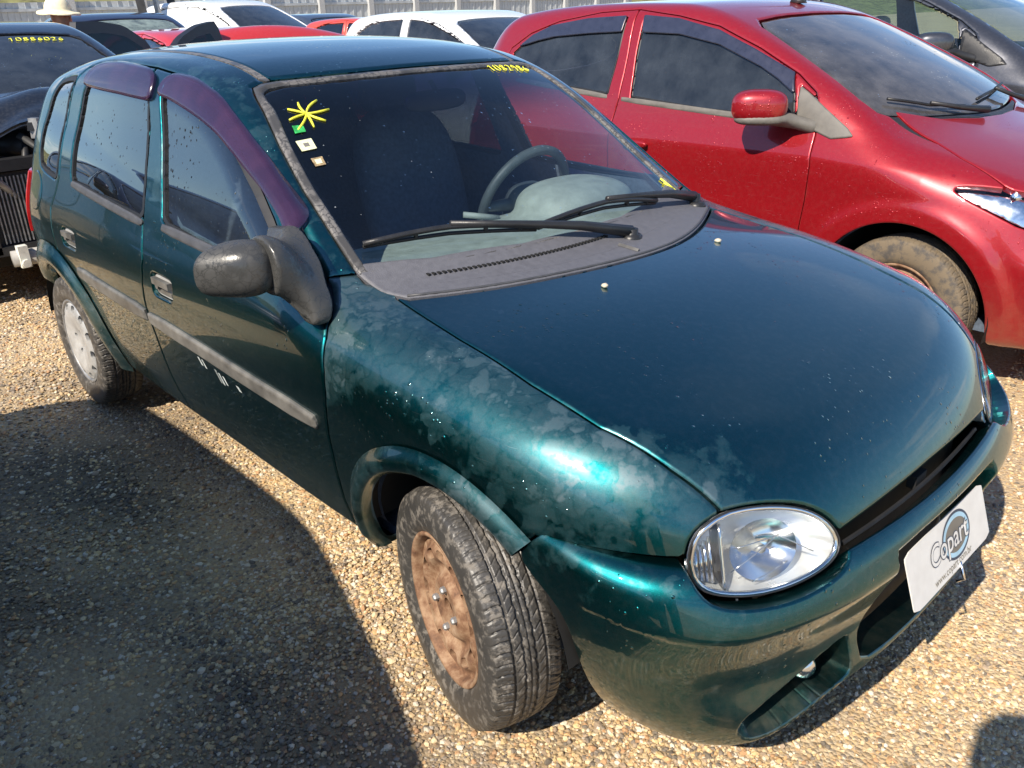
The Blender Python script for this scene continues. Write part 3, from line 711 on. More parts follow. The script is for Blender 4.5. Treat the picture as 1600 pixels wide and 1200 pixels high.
for s in (-1, 1): panel('roof_strip', teal, M['seal'], VT, TF, lambda V: np.where(s * V[:, 1] > 0, d_strip(V), .3), gap=.001, inset=.001, er=0, ring=0)
def d_body(V):
    L = [d_hood(V), d_ws(V), d_cowl(V), d_arch(V), d_tail(V), d_rearwin(V), d_roof(V), d_strip(V), d_hl(V) - .005, d_nose(V)]
    for s in (-1, 1):
        for p in (fdoor, rdoor, quarter): L.append(side_only(sdf(V[:, 0], V[:, 2], p), V, s))
        L.append(np.where(s * V[:, 1] > .3, np.maximum(sdf(V[:, 0], V[:, 2], fend_poly), np.maximum(-d_hood(V), -d_ws(V))), .3))
    return -np.minimum.reduce(L)
panel('body_shell', teal, M['teal'], VT, TF, d_body, gap=.0015, depth=.022, attr=film_k(.45))
for s in (-1, 1): panel('tail_lamp', teal, M['tail'], VT, TF, lambda V: np.where(s * V[:, 1] > 0, d_tail(V), .3), gap=.003, inset=-.012, depth=.03)
panel('rear_window', teal, M['tint_glass'], VT, TF, d_rearwin, gap=.004, inset=.004, flange=False)
# windscreen: rubber, glass
def ws_w(V): return .013 + .013 * np.clip((1.318 - V[:, 2]) / .05, 0, 1)
def shrink(f, k): return lambda V: f(V) + k
panel('windscreen_seal', teal, M['seal'], VT, TF, lambda V: np.maximum(d_ws(V), np.maximum(-(d_ws(V) + ws_w(V)), .925 - V[:, 2])), gap=.001, inset=-.004, depth=.012, er=.004, ring=.006)
wsg = panel('windscreen', teal, M['windscreen'], VT, TF, lambda V: np.maximum(d_ws(V) + ws_w(V) - .003, .90 - V[:, 2]), gap=.0, inset=.002, flange=False, ring=0)
# cowl
cv = panel('cowl_panel', teal, M['cowl'], VT, TF, lambda V: np.where((V[:, 2] > .8) & (V[:, 0] > -.7), np.maximum(np.maximum(np.abs(V[:, 1]) - .640, -sdf(V[:, 0], V[:, 1], hood_poly)), sdf(V[:, 0], V[:, 1], [(-.385, -.628)] + cowl_f[::-1] + [(-.40, .64), (-.52, .64), (-.42, .45), (-.36, .2), (-.345, 0), (-.36, -.2), (-.42, -.45), (-.50, -.645)])), .3), gap=.001, inset=-.003, depth=.02, er=.004, ring=.008)
def yray(F, xs, zs, s=-1, lo=.35, hi=1.05):
    xs = np.asarray(xs, float); zs = np.asarray(zs, float); a = np.full(xs.shape, lo); b = np.full(xs.shape, hi)
    for _ in range(40):
        m = (a + b) / 2; f = F(xs, m, zs); a = np.where(f < 0, m, a); b = np.where(f < 0, b, m)
    return s * (a + b) / 2
def zray(F, xs, ys, lo=.5, hi=1.3):
    xs = np.asarray(xs, float); a = np.full(xs.shape, lo); b = np.full(xs.shape, hi)
    for _ in range(40):
        m = (a + b) / 2; f = F(xs, ys, m); a = np.where(f < 0, m, a); b = np.where(f < 0, b, m)
    return (a + b) / 2
def lerp0(pts, n):
    pts = np.array(pts); t = np.linspace(0, len(pts) - 1, n); i = np.clip(t.astype(int), 0, len(pts) - 2); f = (t - i)[:, None]
    return pts[i] * (1 - f) + pts[i + 1] * f
vy = np.linspace(-.50, .06, 44); vx = -.295 + .33 * (.06 ** 2) - .33 * (vy + .02) ** 2 * 1.1
vz = zray(TF, vx, vy)
mb = MB()
for a, b, c in zip(vx, vy, vz): mb.box((a, b, c + .004), (.012, .0065, .006))
o = mb.build('cowl_grille', M['black'], cv); tag(o, kind='stuff')
def on_cowl(L, dz): L = np.array(L); return [(a, b, c + dz) for (a, b), c in zip(L, zray(TF, L[:, 0], L[:, 1]))]
mb = MB(); mb.tube(on_cowl(lerp0([(x - .008, y) for x, y in cowl_f], 40), .003), .0035, 6); mb.build('cowl_lip', M['belt'], cv, True)
mb = MB(); mb.tube(on_cowl(lerp0([(-.335, -.50), (-.275, -.36), (-.232, -.18), (-.222, .0), (-.25, .16), (-.31, .40)], 30), .001), .0022, 5); mb.build('cowl_seam', M['black'], cv, True)
c0_ = on_cowl([(-.235, .045), (-.17, .05)], .004); mb = MB(); mb.tube(c0_, .006, 4); mb.build('cowl_joint', M['moulding'], cv)
for q in on_cowl([(-.262, .131), (-.375, .600)], .0):
    mb = MB(); mb.tube([(q[0], q[1], q[2] - .01), (q[0], q[1], q[2] + .012)], [.034, .026], 16); mb.build('spindle_cover', M['trim'], cv, True)
# bumper
slot_r = [(-.262, .37), (-.258, .40), (-.252, .505), (-.24, .525)]
slot_t = [(-.586, .216), (-.602, .240), (-.596, .272), (-.55, .297), (-.49, .317), (-.43, .334), (-.375, .346), (-.316, .354)]
slot_b = [(-.568, .207), (-.53, .211), (-.49, .222), (-.42, .248), (-.31, .261), (-.16, .259)]
mir = lambda L: [(-y, z) for y, z in L[::-1]]
pocket = rnd(slot_t[:7] + [(-.338, .350), (-.330, .33), (-.330, .275), (-.345, .262), (-.42, .250), (-.49, .224), (-.53, .212), (-.568, .207)], 1, f=.2)
slot = rnd([(-.295, .272), (-.30, .33), (-.285, .365)] + slot_r[1:] + mir(slot_r[1:]) + [(.285, .365), (.30, .33), (.295, .272), (.16, .262), (-.16, .262)], 1, f=.2)
def d_slot(V): return np.where(V[:, 0] > .45, np.minimum(sdf(V[:, 1], V[:, 2], slot), sdf(-np.abs(V[:, 1]), V[:, 2], pocket)), .3)
zlip = spl([0, .2, .31, .42, .49, .53, .57, .66], [.247, .248, .250, .236, .210, .199, .190, .17])
def d_bump(V):
    d = np.where(np.abs(V[:, 1]) > .45, bump_edge(V[:, 2]) - V[:, 0], np.maximum(bump_edge(V[:, 2]), .36) - V[:, 0])
    d = np.maximum(d, -(d_hl(V) - .008))
    d = np.maximum(d, np.where((np.abs(V[:, 1]) < .38) & (V[:, 2] > .535), .700 - .20 * V[:, 1] ** 2 - V[:, 0], -.3))
    d = np.maximum(d, np.where(V[:, 0] > .40, zlip(np.abs(V[:, 1])) - V[:, 2], -.3))
    return np.maximum(d, -d_slot(V))
bumper = panel('bumper', teal, M['teal'], VB, BF, d_bump, gap=.0005, depth=.075, er=.004, ring=.006, attr=film_k(.40))
mb = MB(); yy = np.linspace(-.62, .62, 25); xx = .635 - .16 * yy ** 2 - .75 * yy ** 4
for i in range(24):
    a, b = i, i + 1; zt = [.585 if abs(y) < .37 else .40 for y in (yy[a], yy[b])]
    mb.quad((xx[a], yy[a], .20), (xx[b], yy[b], .20), (xx[b] - .01, yy[b], zt[1]), (xx[a] - .01, yy[a], zt[0]))
mb.build('radiator_opening', M['black'], teal)
mb = MB()
for z in (.545,): mb.tube([(.662 - .16 * y * y, y, z) for y in np.linspace(-.33, .33, 15)], .005, 6)
mb.box((.645, 0, .55), (.02, .05, .03))
mb.build('grille', M['trim'], teal)
for s in (-1, 1):     # blanked fog lamp holes at both ends of the lower slot
    V, F = lathe([(.0, -.016), (.016, -.014), (.024, -.004), (.027, .008), (.024, .03)], 28)
    f = inst('fog_lamp', mesh_data('fog_lamp', V, F, mat=M['lamp_chrome']), bumper, (.646, s * .42, .300), (0, 0, R_(90) + s * .35))
# headlights
def hl_bowl(s, k=11, m=56):
    """reflector: lens outline pulled back into the nose"""
    P = np.concatenate([HLp, HLp[:1]]); L = np.concatenate([[0], np.cumsum(np.linalg.norm(np.diff(P, axis=0), axis=1))]); t = np.linspace(0, L[-1], m, endpoint=False)
    ou = np.stack([np.interp(t, L, P[:, 0]), np.interp(t, L, P[:, 1])], 1); V = []
    base = hl_c + ou[:, :1] * hl_u + ou[:, 1:] * hl_v; base = newton(TF, base, 6)
    cen = hl_c - .085 * hl_n
    for q in np.linspace(0, 1, k):
        rr = 1 - q; dp = .012 + .073 * (1 - rr * rr) ** .6
        V.append((base - hl_c) * (.985 * rr) + hl_c * 1 - dp * hl_n - (1 - rr) * 0)
    V = np.concatenate(V); F = []
    for q in range(k - 1):
        for i in range(m): F.append((q * m + i, q * m + (i + 1) % m, (q + 1) * m + (i + 1) % m, (q + 1) * m + i))
    if s > 0: V = V * [1, -1, 1]; F = [f[::-1] for f in F]
    return V, F, base
for s in (-1, 1):
    V, F, base = hl_bowl(s)
    hlp = obj('headlight', V, F, M['reflector'], teal)
    sg = np.array([1, -s * -1 if s < 0 else -1, 1]); sg = np.array([1, 1, 1]) if s < 0 else np.array([1, -1, 1])
    loc = lambda u, v, w: (hl_c + u * hl_u + v * hl_v + w * hl_n) * sg
    mb = MB(); mb.tube([p * sg for p in base - .001 * hl_n], .0018, 8, closed=True); mb.build('lamp_rim', M['trim'], hlp, True)
    mb = MB(); mb.tube([p * sg for p in (base - hl_c) * .955 + hl_c - .004 * hl_n], .0055, 8, closed=True); mb.build('lamp_bezel', M['chrome'], hlp, True)
    panel('lamp_lens', hlp, M['clear_glass'], VT, TF, lambda V: np.where(s * V[:, 1] > 0, d_hl(V), .3), gap=.005, inset=-.003, flange=False, ring=0)
    # which local direction is outboard
    ub = -1 if (loc(.1, 0, 0)[1] * s < loc(-.1, 0, 0)[1] * s) else 1
    # divider of the indicator chamber, main bowl, shade and bulb
    mb = MB(); mb.add([loc(ub * .082, -.070, -.012), loc(ub * .082, .062, -.012), loc(ub * .078, .055, -.06), loc(ub * .078, -.065, -.06)], [(0, 1, 2, 3), (3, 2, 1, 0)])
    mb.tube([loc(ub * .083, t, -.010 + .0) for t in np.linspace(-.070, .062, 6)], .0035, 6)
    for k in range(6): mb.tube([loc(ub * (.095 + .010 * k), -.05 + .004 * k, -.030), loc(ub * (.095 + .010 * k), .035 - .006 * k, -.030)], .0045, 6)
    mb.build('indicator_divider', M['chrome'], hlp, True)
    cm_, cr2 = loc(-ub * .005, -.004, -.05), .058
    V = []; F = []; kk, mm = 9, 32
    for q in range(kk):
        rr = .060 * (q + 1) / kk
        for i in range(mm):
            a = 2 * math.pi * i / mm; V.append(loc(-ub * .005 + rr * math.cos(a) * 1.15, -.004 + rr * math.sin(a) * .95, -.062 + .045 * (rr / .06) ** 2))
    for q in range(kk - 1):
        for i in range(mm): F.append((q * mm + i, q * mm + (i + 1) % mm, (q + 1) * mm + (i + 1) % mm, (q + 1) * mm + i))
    obj('lamp_reflector', V, F, M['chrome'], hlp)
    mb = MB(); mb.tube([loc(-ub * .005, -.004, -.062), loc(-ub * .005, -.004, -.022)], [.012, .009], 10)
    mb.build('bulb', M['silver_plastic'], hlp, True)
    mb = MB()
    for (a, b) in (((.07, -.03), (-.03, .022)), ((.06, .012), (-.035, .022)), ((-.03, .022), (-.10, -.022)), ((.03, -.055), (-.045, -.030))):
        mb.tube([loc(ub * (a[0] + (b[0] - a[0]) * t), a[1] + (b[1] - a[1]) * t, -.006 + .004 * math.sin(t * 3)) for t in np.linspace(0, 1, 6)], .0012, 5)
    mb.build('lens_line', M['chrome'], hlp, True)
# doors and their glass
VS = {}
for s in (-1, 1):
    V, T = VT; k = (s * V[:, 1] > .45) & (V[:, 0] < -.2); Tk = T[k[T].all(1)]; VS[s] = clean(V, Tk)
rvis = rnd([(-2.084, 1.291), (-2.075, 1.325), (-2.043, 1.353), (-1.975, 1.366), (-1.835, 1.371), (-1.674, 1.366), (-1.552, 1.358), (-1.49, 1.343), (-1.462, 1.320), (-1.463, 1.273), (-1.60, 1.277), (-1.74, 1.283)], 2, f=.2)
fvis = rnd([(-1.42, 1.292), (-1.42, 1.322), (-1.4, 1.343), (-1.367, 1.349), (-1.253, 1.341), (-1.097, 1.301), (-.964, 1.239), (-.849, 1.174), (-.742, 1.104), (-.651, 1.044), (-.630, 1.015), (-.65, 1.008), (-.697, 1.044), (-.785, 1.099), (-.9, 1.159), (-1.022, 1.214), (-1.149, 1.25), (-1.316, 1.282)], 2, f=.2)
def strip_poly(a, b, w): 
    a = np.array(a); b = np.array(b); t = unit(b - a); n = np.array([-t[1], t[0]]) * w / 2
    return rnd([a + n, b + n, b - n, a - n], 1, f=.12)
def on_side(poly, s, gl=None):
    def d(V):
        v = side_only(sdf(V[:, 0], V[:, 2], poly), V, s); return v if gl is None else np.maximum(v, -side_only(sdf(V[:, 0], V[:, 2], gl), V, s))
    return d
def film_door(V): return np.clip(.30 + .18 * (V[:, 2] > 1.0), 0, 1)
fh_poly = rnd([(-1.345, .805), (-1.19, .80), (-1.205, .735), (-1.34, .735)], 2, f=.13); rh_poly = rnd([(-2.215, .806), (-2.06, .803), (-2.072, .736), (-2.225, .736)], 2, f=.13)
for s in (-1, 1):
    for nm, poly, gl, vis, hp, sp in (('front_door', fdoor, fglass, fvis, fh_poly, ((-1.432, .635), (-.445, .603))), ('rear_door', rdoor, rglass, rvis, rh_poly, ((-2.11, .650), (-1.452, .640)))):
        dr = panel(nm, teal, M['teal'], VS[s], TF, lambda V: np.maximum(np.maximum(d_door(V, poly, s), -on_side(gl, s)(V)), -on_side(hp, s)(V)), depth=.018, attr=film_door)
        panel('window_seal', dr, M['rubber'], VS[s], TF, lambda V: np.maximum(on_side(gl, s)(V), -(on_side(gl, s)(V) + .015)), gap=.0, inset=.003, depth=.01, er=0, ring=0)
        panel('window', dr, M['side_glass'] if nm == 'front_door' else M['tint_glass'], VS[s], TF, lambda V: on_side(gl, s)(V) + .011, gap=0, inset=.009, flange=False, ring=0)
        if s < 0: panel('wind_deflector', dr, M['visor'], VS[s], TF, on_side(vis, s), gap=0, inset=-.014, depth=.012, er=.005, ring=.010)
        bl = ((-1.285, .941), (-.605, .916)) if nm == 'front_door' else ((-2.115, .968), (-1.428, .932))
        panel('belt_trim', dr, M['belt'], VS[s], TF, on_side(strip_poly(*bl, .026), s), gap=0, inset=-.005, depth=.012, er=.003, ring=.005)
        panel('side_moulding', dr, M['moulding'], VS[s], TF, on_side(strip_poly(*sp, .052), s), gap=0, inset=-.011, depth=.012, er=.006, ring=.010)
        hd = panel('door_handle', dr, M['silver_plastic'], VS[s], TF, on_side(hp, s), gap=.001, inset=.014, depth=.0, er=0, ring=0, flange=False)
        hx = sum(p[0] for p in hp) / len(hp); hz = sum(p[1] for p in hp) / len(hp); hy = float(yray(TF, [hx], [hz], s)[0])
        mb = MB(); mb.box((hx + .002, hy - s * .002, hz + .014), (.118, .014, .020)); mb.box((hx, hy - s * .010, hz - .018), (.10, .006, .012)); mb.tube([(hx - .035, hy - s * .012, hz), (hx - .035, hy + s * .001, hz)], .011, 14)
        mb.build('handle_lever', M['trim'] if nm == 'x' else M['moulding'], hd, False)
    panel('quarter_window', teal, M['tint_glass'], VS[s], TF, lambda V: on_side(quarter, s)(V) + .013, gap=0, inset=.006, flange=False, ring=0)
    panel('window_seal', teal, M['rubber'], VS[s], TF, lambda V: np.maximum(on_side(quarter, s)(V), -(on_side(quarter, s)(V) + .016)), gap=0.0005, inset=.001, depth=.012, er=0, ring=0)
fp = circ(-2.535, .895, .075, 28); panel('fuel_flap', teal, M['teal'], VS[-1], TF, on_side(fp, -1), gap=.0, inset=-.003, depth=.004, er=.002, ring=.006, attr=film_k(.2))
# flares
def flare(name, xa, za, r0, r1, a0, a1, s, bul, parent, trail=None):
    th = np.linspace(a0, a1, 70); k = 12; V = []; F = []
    for i, t in enumerate(th):
        e = min(1, (i + 6) / 6, (len(th) - i) / 5)
        for q in range(k):
            w = q / (k - 1); r = r1 + (r0 - r1) * w
            x = xa + r * math.cos(t); z = za + r * math.sin(t)
            V.append((x, z, bul * e * (math.sin(min(1, w * 1.5) * math.pi / 2) ** 1.25) - .014 * max(0, w - .82) / .18))
    V = np.array(V); y = yray(TF, V[:, 0], np.maximum(V[:, 1], .265), s)
    P = np.stack([V[:, 0], y + s * V[:, 2] + s * .0045, V[:, 1]], 1)
    inner = P.reshape(len(th), k, 3)[:, -1] - np.array([0, s * .022, 0]); n0 = len(P); P = np.concatenate([P, inner])
    for i in range(len(th) - 1):
        for q in range(k - 1):
            f = (i * k + q, i * k + q + 1, (i + 1) * k + q + 1, (i + 1) * k + q); F.append(f if s > 0 else f[::-1])
        f = (i * k + k - 1, n0 + i, n0 + i + 1, (i + 1) * k + k - 1); F.append(f if s > 0 else f[::-1])
    o = obj(name, P, F, M['teal'], parent)
    at = o.data.attributes.new('film', 'FLOAT', 'POINT'); at.data.foreach_set('value', np.full(len(P), .62, np.float32))
    return o
for s in (-1, 1):
    flare('wheel_arch_flare', ARF[0], ARF[1], .338, .400, R_(50), R_(184), s, .022, teal)
    flare('wheel_arch_flare', ARR[0], ARR[1], .334, .432, R_(-4), R_(150), s, .026, teal)
    # wheel wells
    for xa, za, ra in (ARF, ARR):
        V, F = lathe([(ra + .012, .78), (ra + .02, .40), (.05, .40)], 40)
        V = V[:, [0, 1, 2]] * [1, s, 1] + [xa, 0, za]
        F = F[[V[f, 2].min() > za + .03 for f in F]]
        obj('wheel_well', *clean(V, F), M['black'], teal)
# mirror
def mirror(door, s, mat, base, tip, rr, foot, name='wing_mirror'):
    b = np.array(base) * [1, -s, 1]; t = np.array(tip) * [1, -s, 1]
    ax = unit(t - b); L = np.linalg.norm(t - b) / 2; c = (b + t) / 2; fw = unit(np.cross(ax, [0, 0, 1.])) * (1 if s < 0 else -1); up = np.cross(fw, ax)
    if up[2] < 0: up = -up
    def F(x, y, z):
        p = [(x - c[0]), (y - c[1]), (z - c[2])]
        a = p[0] * ax[0] + p[1] * ax[1] + p[2] * ax[2]; q = p[0] * fw[0] + p[1] * fw[1] + p[2] * fw[2]; w = p[0] * up[0] + p[1] * up[1] + p[2] * up[2]
        g = (np.abs(a / (L + .012)) ** 3 + np.abs(q / rr[0]) ** 2.2 + np.abs(w / (rr[1] * (1 - .12 * a / L))) ** 2.8 + 1e-9) ** (1 / 2.6)
        return smax((g - 1) * rr[0], -fw[0] * 0 - (x - (c[0] - .012)) , .012)
    lo = np.minimum(b, t) - .10; hi = np.maximum(b, t) + .10
    h = blob(name, door, mat, F, lo, hi, .006)
    Ff = foot(s)
    V, T = surfnet(Ff, (-.80, -1.0 if s < 0 else .62, .80), (-.25, -.62 if s < 0 else 1.0, 1.12), .007)
    obj('mirror_foot', V, T, mat, h, N=unit(grad(Ff, V)))
    return h
def teal_foot(s):
    fan = [caps((-.465 - .02 * i, s * .868, 1.005 - .004 * i), q, .037, r_) for i, (q, r_) in enumerate((((-.425, s * .785, .895), .020), ((-.50, s * .755, .945), .028), ((-.575, s * .725, .99), .024)))]
    def a(x, y, z): return smin(smin(fan[0](x, y, z), fan[1](x, y, z), .07), fan[2](x, y, z), .07)
    tri = [(-.655, 1.028), (-.585, 1.035), (-.50, .975), (-.43, .915), (-.405, .872), (-.43, .875), (-.55, .915), (-.64, .955)]
    def F(x, y, z):
        side = tc_.W(z) + tc_.P(x); q = s * y - side; x, z = np.broadcast_arrays(x, z); w = sdf(x, z, tri); wedge = smax(smax(w - .008, q - (.012 + .032 * np.clip(-w / .035, 0, 1)), .012), -q - .02, .004)
        return smax(smin(a(x, y, z), wedge, .05), s * y - .872, .006)
    return F
doors = [o for o in teal.children if o.name.startswith('front_door')]
for s, d in zip((-1,), doors):      # the far-side mirror is missing
    mirror(d, s, M['mirror_plastic'], (-.462, -.868, .998), (-.615, -.985, .985), (.062, .060), teal_foot)
# interior
lin = lambda V: np.maximum.reduce([-d_ws(V), -d_rearwin(V), -d_arch(V)] + [-on_side(p, s)(V) for s in (-1, 1) for p in (fglass, rglass, quarter)])
VL = surfnet(lambda x, y, z: TF(x, y, z) + .045, (-3.0, -.86, .22), (.30, .86, 1.48), .028, 3)
lo_ = lambda x, y, z: TF(x, y, z) + .045
panel('interior_lining', teal, M['interior'], VL, lo_, lambda V: np.maximum(lin(V) + .0, V[:, 0] - .2), gap=0, flange=False, ring=0, er=0)
mb = MB(); mb.box((-1.2, 0, .27), (3.3, 1.36, .03)); mb.build('floor_pan', M['interior'], teal)
def dashF(x, y, z):
    top = z - (.895 - .10 * np.clip(-.62 - x, 0, 1) - .02 * np.clip(x + .45, 0, 1) * 3); f = smax(top, -.93 - x, .09)
    f = smax(f, x - (-.30 - .30 * y * y), .02); f = smax(f, np.abs(y) - .64, .03)
    b = sell((-.66, .33, .90), (.16, .20, .095), 2.6)(x, y, z)
    return smax(smin(f, b, .04), .62 - z, .03)
dash = blob('dashboard', teal, M['dash'], dashF, (-1.0, -.72, .58), (-.2, .72, 1.04), .016)
sw = pivot('steering_wheel', teal, (-.90, .33, .895), (0, R_(24), 0))
V = []; F = []
mb = MB(); mb.tube([(0, .187 * math.cos(a), .187 * math.sin(a)) for a in np.linspace(0, 2 * math.pi, 48, endpoint=False)], .0165, 10, True); mb.build('steering_rim', M['wheel_grip'], sw, True)
mb = MB()
for a in (R_(0), R_(180), R_(250), R_(290)): mb.tube([(.02, 0, 0), (.0, .18 * math.cos(a), .18 * math.sin(a))], [.028, .016], 8)
mb.build('steering_spoke', M['wheel_grip'], sw, True)
blob('steering_hub', sw, M['wheel_grip'], sell((.01, 0, -.01), (.045, .085, .075), 3), (-.08, -.12, -.12), (.1, .12, .12), .012)
mb = MB(); mb.tube([(-.80, .12, .88), (-.86, .02, .90)], .010, 8); mb.tube([(-.80, .50, .88), (-.86, .60, .90)], .010, 8); mb.build('column_stalk', M['dash'], teal, True)
def seat(y, x, nm='seat'):
    s0 = pivot(nm, teal, (x, y, 0))
    F = lambda a, b, c: smin(sell((.05, 0, .48), (.27, .25, .11), 3.2)(a, b, c), (lambda: sell((0, 0, 0), (.085, .24, .34), 3)(a - (-.27) + (c - .82) * .26, b, c - .82))(), .05)
    blob('seat_cushion', s0, M['interior'], F, (-.55, -.32, .3), (.4, .32, 1.25), .02)
    blob('headrest', s0, M['interior'], sell((-.40, 0, 1.215), (.05, .13, .085), 2.8), (-.5, -.17, 1.08), (-.3, .17, 1.35), .015)
seat(-.36, -1.30); seat(.36, -1.30)
s0 = pivot('rear_seat', teal, (-2.2, 0, 0))
blob('seat_cushion', s0, M['interior'], lambda a, b, c: smin(sell((.12, 0, .48), (.30, .60, .13), 5)(a, b, c), sell((0, 0, 0), (.09, .60, .32), 5)(a + .2 + (c - .78) * .3, b, c - .78), .05), (-.5, -.7, .3), (.5, .7, 1.2), .03)
mb = MB(); mb.tube([(-.985, .02, 1.30), (-.955, .02, 1.265)], .008, 6); mb.build('mirror_stem', M['trim'], teal, True)
blob('inside_mirror', teal, M['trim'], sell((-.965, .02, 1.245), (.018, .12, .032), 3), (-1.0, -.12, 1.19), (-.92, .16, 1.30), .008)
# wipers
def wiper(blade, arm, pivot_pt):
    w = pivot('wiper', teal)
    P = newton(TF, np.array(blade), 4); N = unit(grad(TF, P))
    mb = MB(); Q = [p + n * .012 for p, n in zip(P, N)]; mb.tube(Q, .0055, 6); mb.build('wiper_rubber', M['rubber'], w, True)
    mb = MB(); mid = len(Q) // 2; Q2 = [p + n * (.022 + .014 * math.sin(math.pi * i / (len(P) - 1))) for i, (p, n) in enumerate(zip(P, N))]; mb.tube(Q2, .0075, 6)
    for i in (1, 3, len(P) - 4, len(P) - 2): mb.tube([Q[i], Q2[i]], .006, 6)
    mb.build('wiper_bridge', M['trim'], w, True)
    a = np.array(arm); e = Q2[mid]; pv = np.array(pivot_pt); pts = [pv + [0, 0, .022], pv * .7 + e * .3 + [0, 0, .028], pv * .35 + e * .65 + [0, 0, .020], e + [0, 0, .008]]
    mb = MB(); mb.tube(pts, [.017, .013, .009, .008], 8); mb.tube([pv - [0, 0, .02], pv + [0, 0, .03]], [.022, .019], 12); mb.build('wiper_arm', M['trim'], w, True)
def lerp(pts, n):
    pts = np.array(pts); t = np.linspace(0, len(pts) - 1, n); i = np.clip(t.astype(int), 0, len(pts) - 2); f = (t - i)[:, None]
    return pts[i] * (1 - f) + pts[i + 1] * f
wiper(lerp([(-.515, -.591, .970), (-.45, -.375, .972), (-.374, -.14, .949)], 11), None, (-.262, .131, .898))
wiper(lerp([(-.376, -.131, .951), (-.386, .146, .957), (-.387, .387, .931)], 11), None, (-.392, .612, .902))
# marks on the windscreen
def on_glass(pts, off=.001):
    P = newton(TF, np.array(pts, float), 4); N = unit(grad(TF, P)); return P + N * off, N
mb = MB(); c0 = (-.911, -.471, 1.254)
for e in [(-.947, -.506, 1.266), (-.91, -.525, 1.242), (-.872, -.524, 1.22), (-.862, -.481, 1.223), (-.868, -.439, 1.235), (-.901, -.405, 1.26), (-.945, -.414, 1.282), (-.957, -.466, 1.279)]:
    bend = rng.normal(0, .004, 3); P, N = on_glass([np.array(c0) * (1 - t) + np.array(e) * t + bend * math.sin(t * 3.14) for t in np.linspace(0, 1, 5)], .0012)
    mb.tube(P, [.0022, .0032, .0036, .0036, .0026], 6)
mb.build('paint_star', M['yellow'], wsg, True)
for mt, q in (('sticker_green', [(-.89, -.531, 1.229), (-.88, -.504, 1.229), (-.858, -.509, 1.215), (-.865, -.538, 1.212)]), ('sticker_white', [(-.844, -.552, 1.195), (-.835, -.51, 1.199), (-.803, -.515, 1.177), (-.811, -.555, 1.173)]), ('sticker_photo', [(-.784, -.548, 1.156), (-.777, -.518, 1.159), (-.753, -.523, 1.142), (-.759, -.551, 1.139)])):
    P, N = on_glass(q, .0015); c = P.mean(0); st = obj('sticker', list(P) + list(P - N * .0006), [(3, 2, 1, 0), (4, 5, 6, 7)], M[mt], wsg, smooth=False)
    if mt != 'sticker_green':
        I = (P - c) * .55 + c + N * .0006; obj('sticker_print', list(I), [(3, 2, 1, 0)], M['sticker_white'] if mt == 'sticker_photo' else M['sticker_photo'], wsg, smooth=False) if mt == 'sticker_photo' else obj('sticker_print', list((P - c) * [.35, .35, .35] + c + N * .0006), [(3, 2, 1, 0)], M['ink_grey'], wsg, smooth=False)
DIG = {'0': [[(0, .1), (.1, .9), (.5, 1), (.9, .8), (.9, .2), (.5, 0), (.1, .1), (.05, .5)]], '1': [[(.1, .7), (.5, 1), (.45, 0)]], '8': [[(.5, .5), (.1, .75), (.5, 1), (.9, .75), (.5, .5), (.05, .2), (.5, 0), (.95, .2), (.5, .5)]],
       '2': [[(.05, .8), (.5, 1), (.9, .75), (.5, .35), (.05, 0), (.95, .05)]], '9': [[(.9, .7), (.5, .5), (.1, .75), (.5, 1), (.9, .75), (.8, .3), (.5, 0)]], '6': [[(.8, .95), (.3, .7), (.1, .25), (.5, 0), (.9, .25), (.5, .5), (.1, .3)]], '3': [[(.1, .95), (.8, .9), (.4, .55), (.9, .3), (.4, 0), (.05, .1)]]}
def scrawl(text, org, ud, vd, w, h, r, mat, parent, proj=None, name='written_number'):
    mb = MB()
    for i, ch in enumerate(text):
        for st in DIG[ch]:
            P = np.array([np.array(org) + np.array(ud) * (w * (i + .75 * a + .12 * b)) + np.array(vd) * (h * b) for a, b in st])
            P = lerp(P, len(P) * 3)
            if proj: P = proj(P)
            mb.tube(P, r, 5)
    return mb.build(name, mat, parent, True)
ud = np.array([-.936 + .999, 0, 0]); A_ = np.array((-.985, .272, 1.295)); B_ = np.array((-1.005, .475, 1.287)); up_ = unit(np.array((-.55, 0, .30)))
scrawl('1082986', A_, unit(B_ - A_), up_, .0295, .042, .0015, M['yellow'], wsg, lambda P: on_glass(P, .0012)[0])
P, N = on_glass([(-.50, .60, .95), (-.47, .605, .935), (-.455, .585, .935)], .001)
mb = MB(); mb.tube([(-.512, .585, .972), (-.475, .600, .945), (-.462, .606, .935)], .003, 6); mb.tube([(-.49, .575, .962), (-.47, .60, .942)], .003, 6); mb.build('paint_mark', M['yellow'], wsg, True)
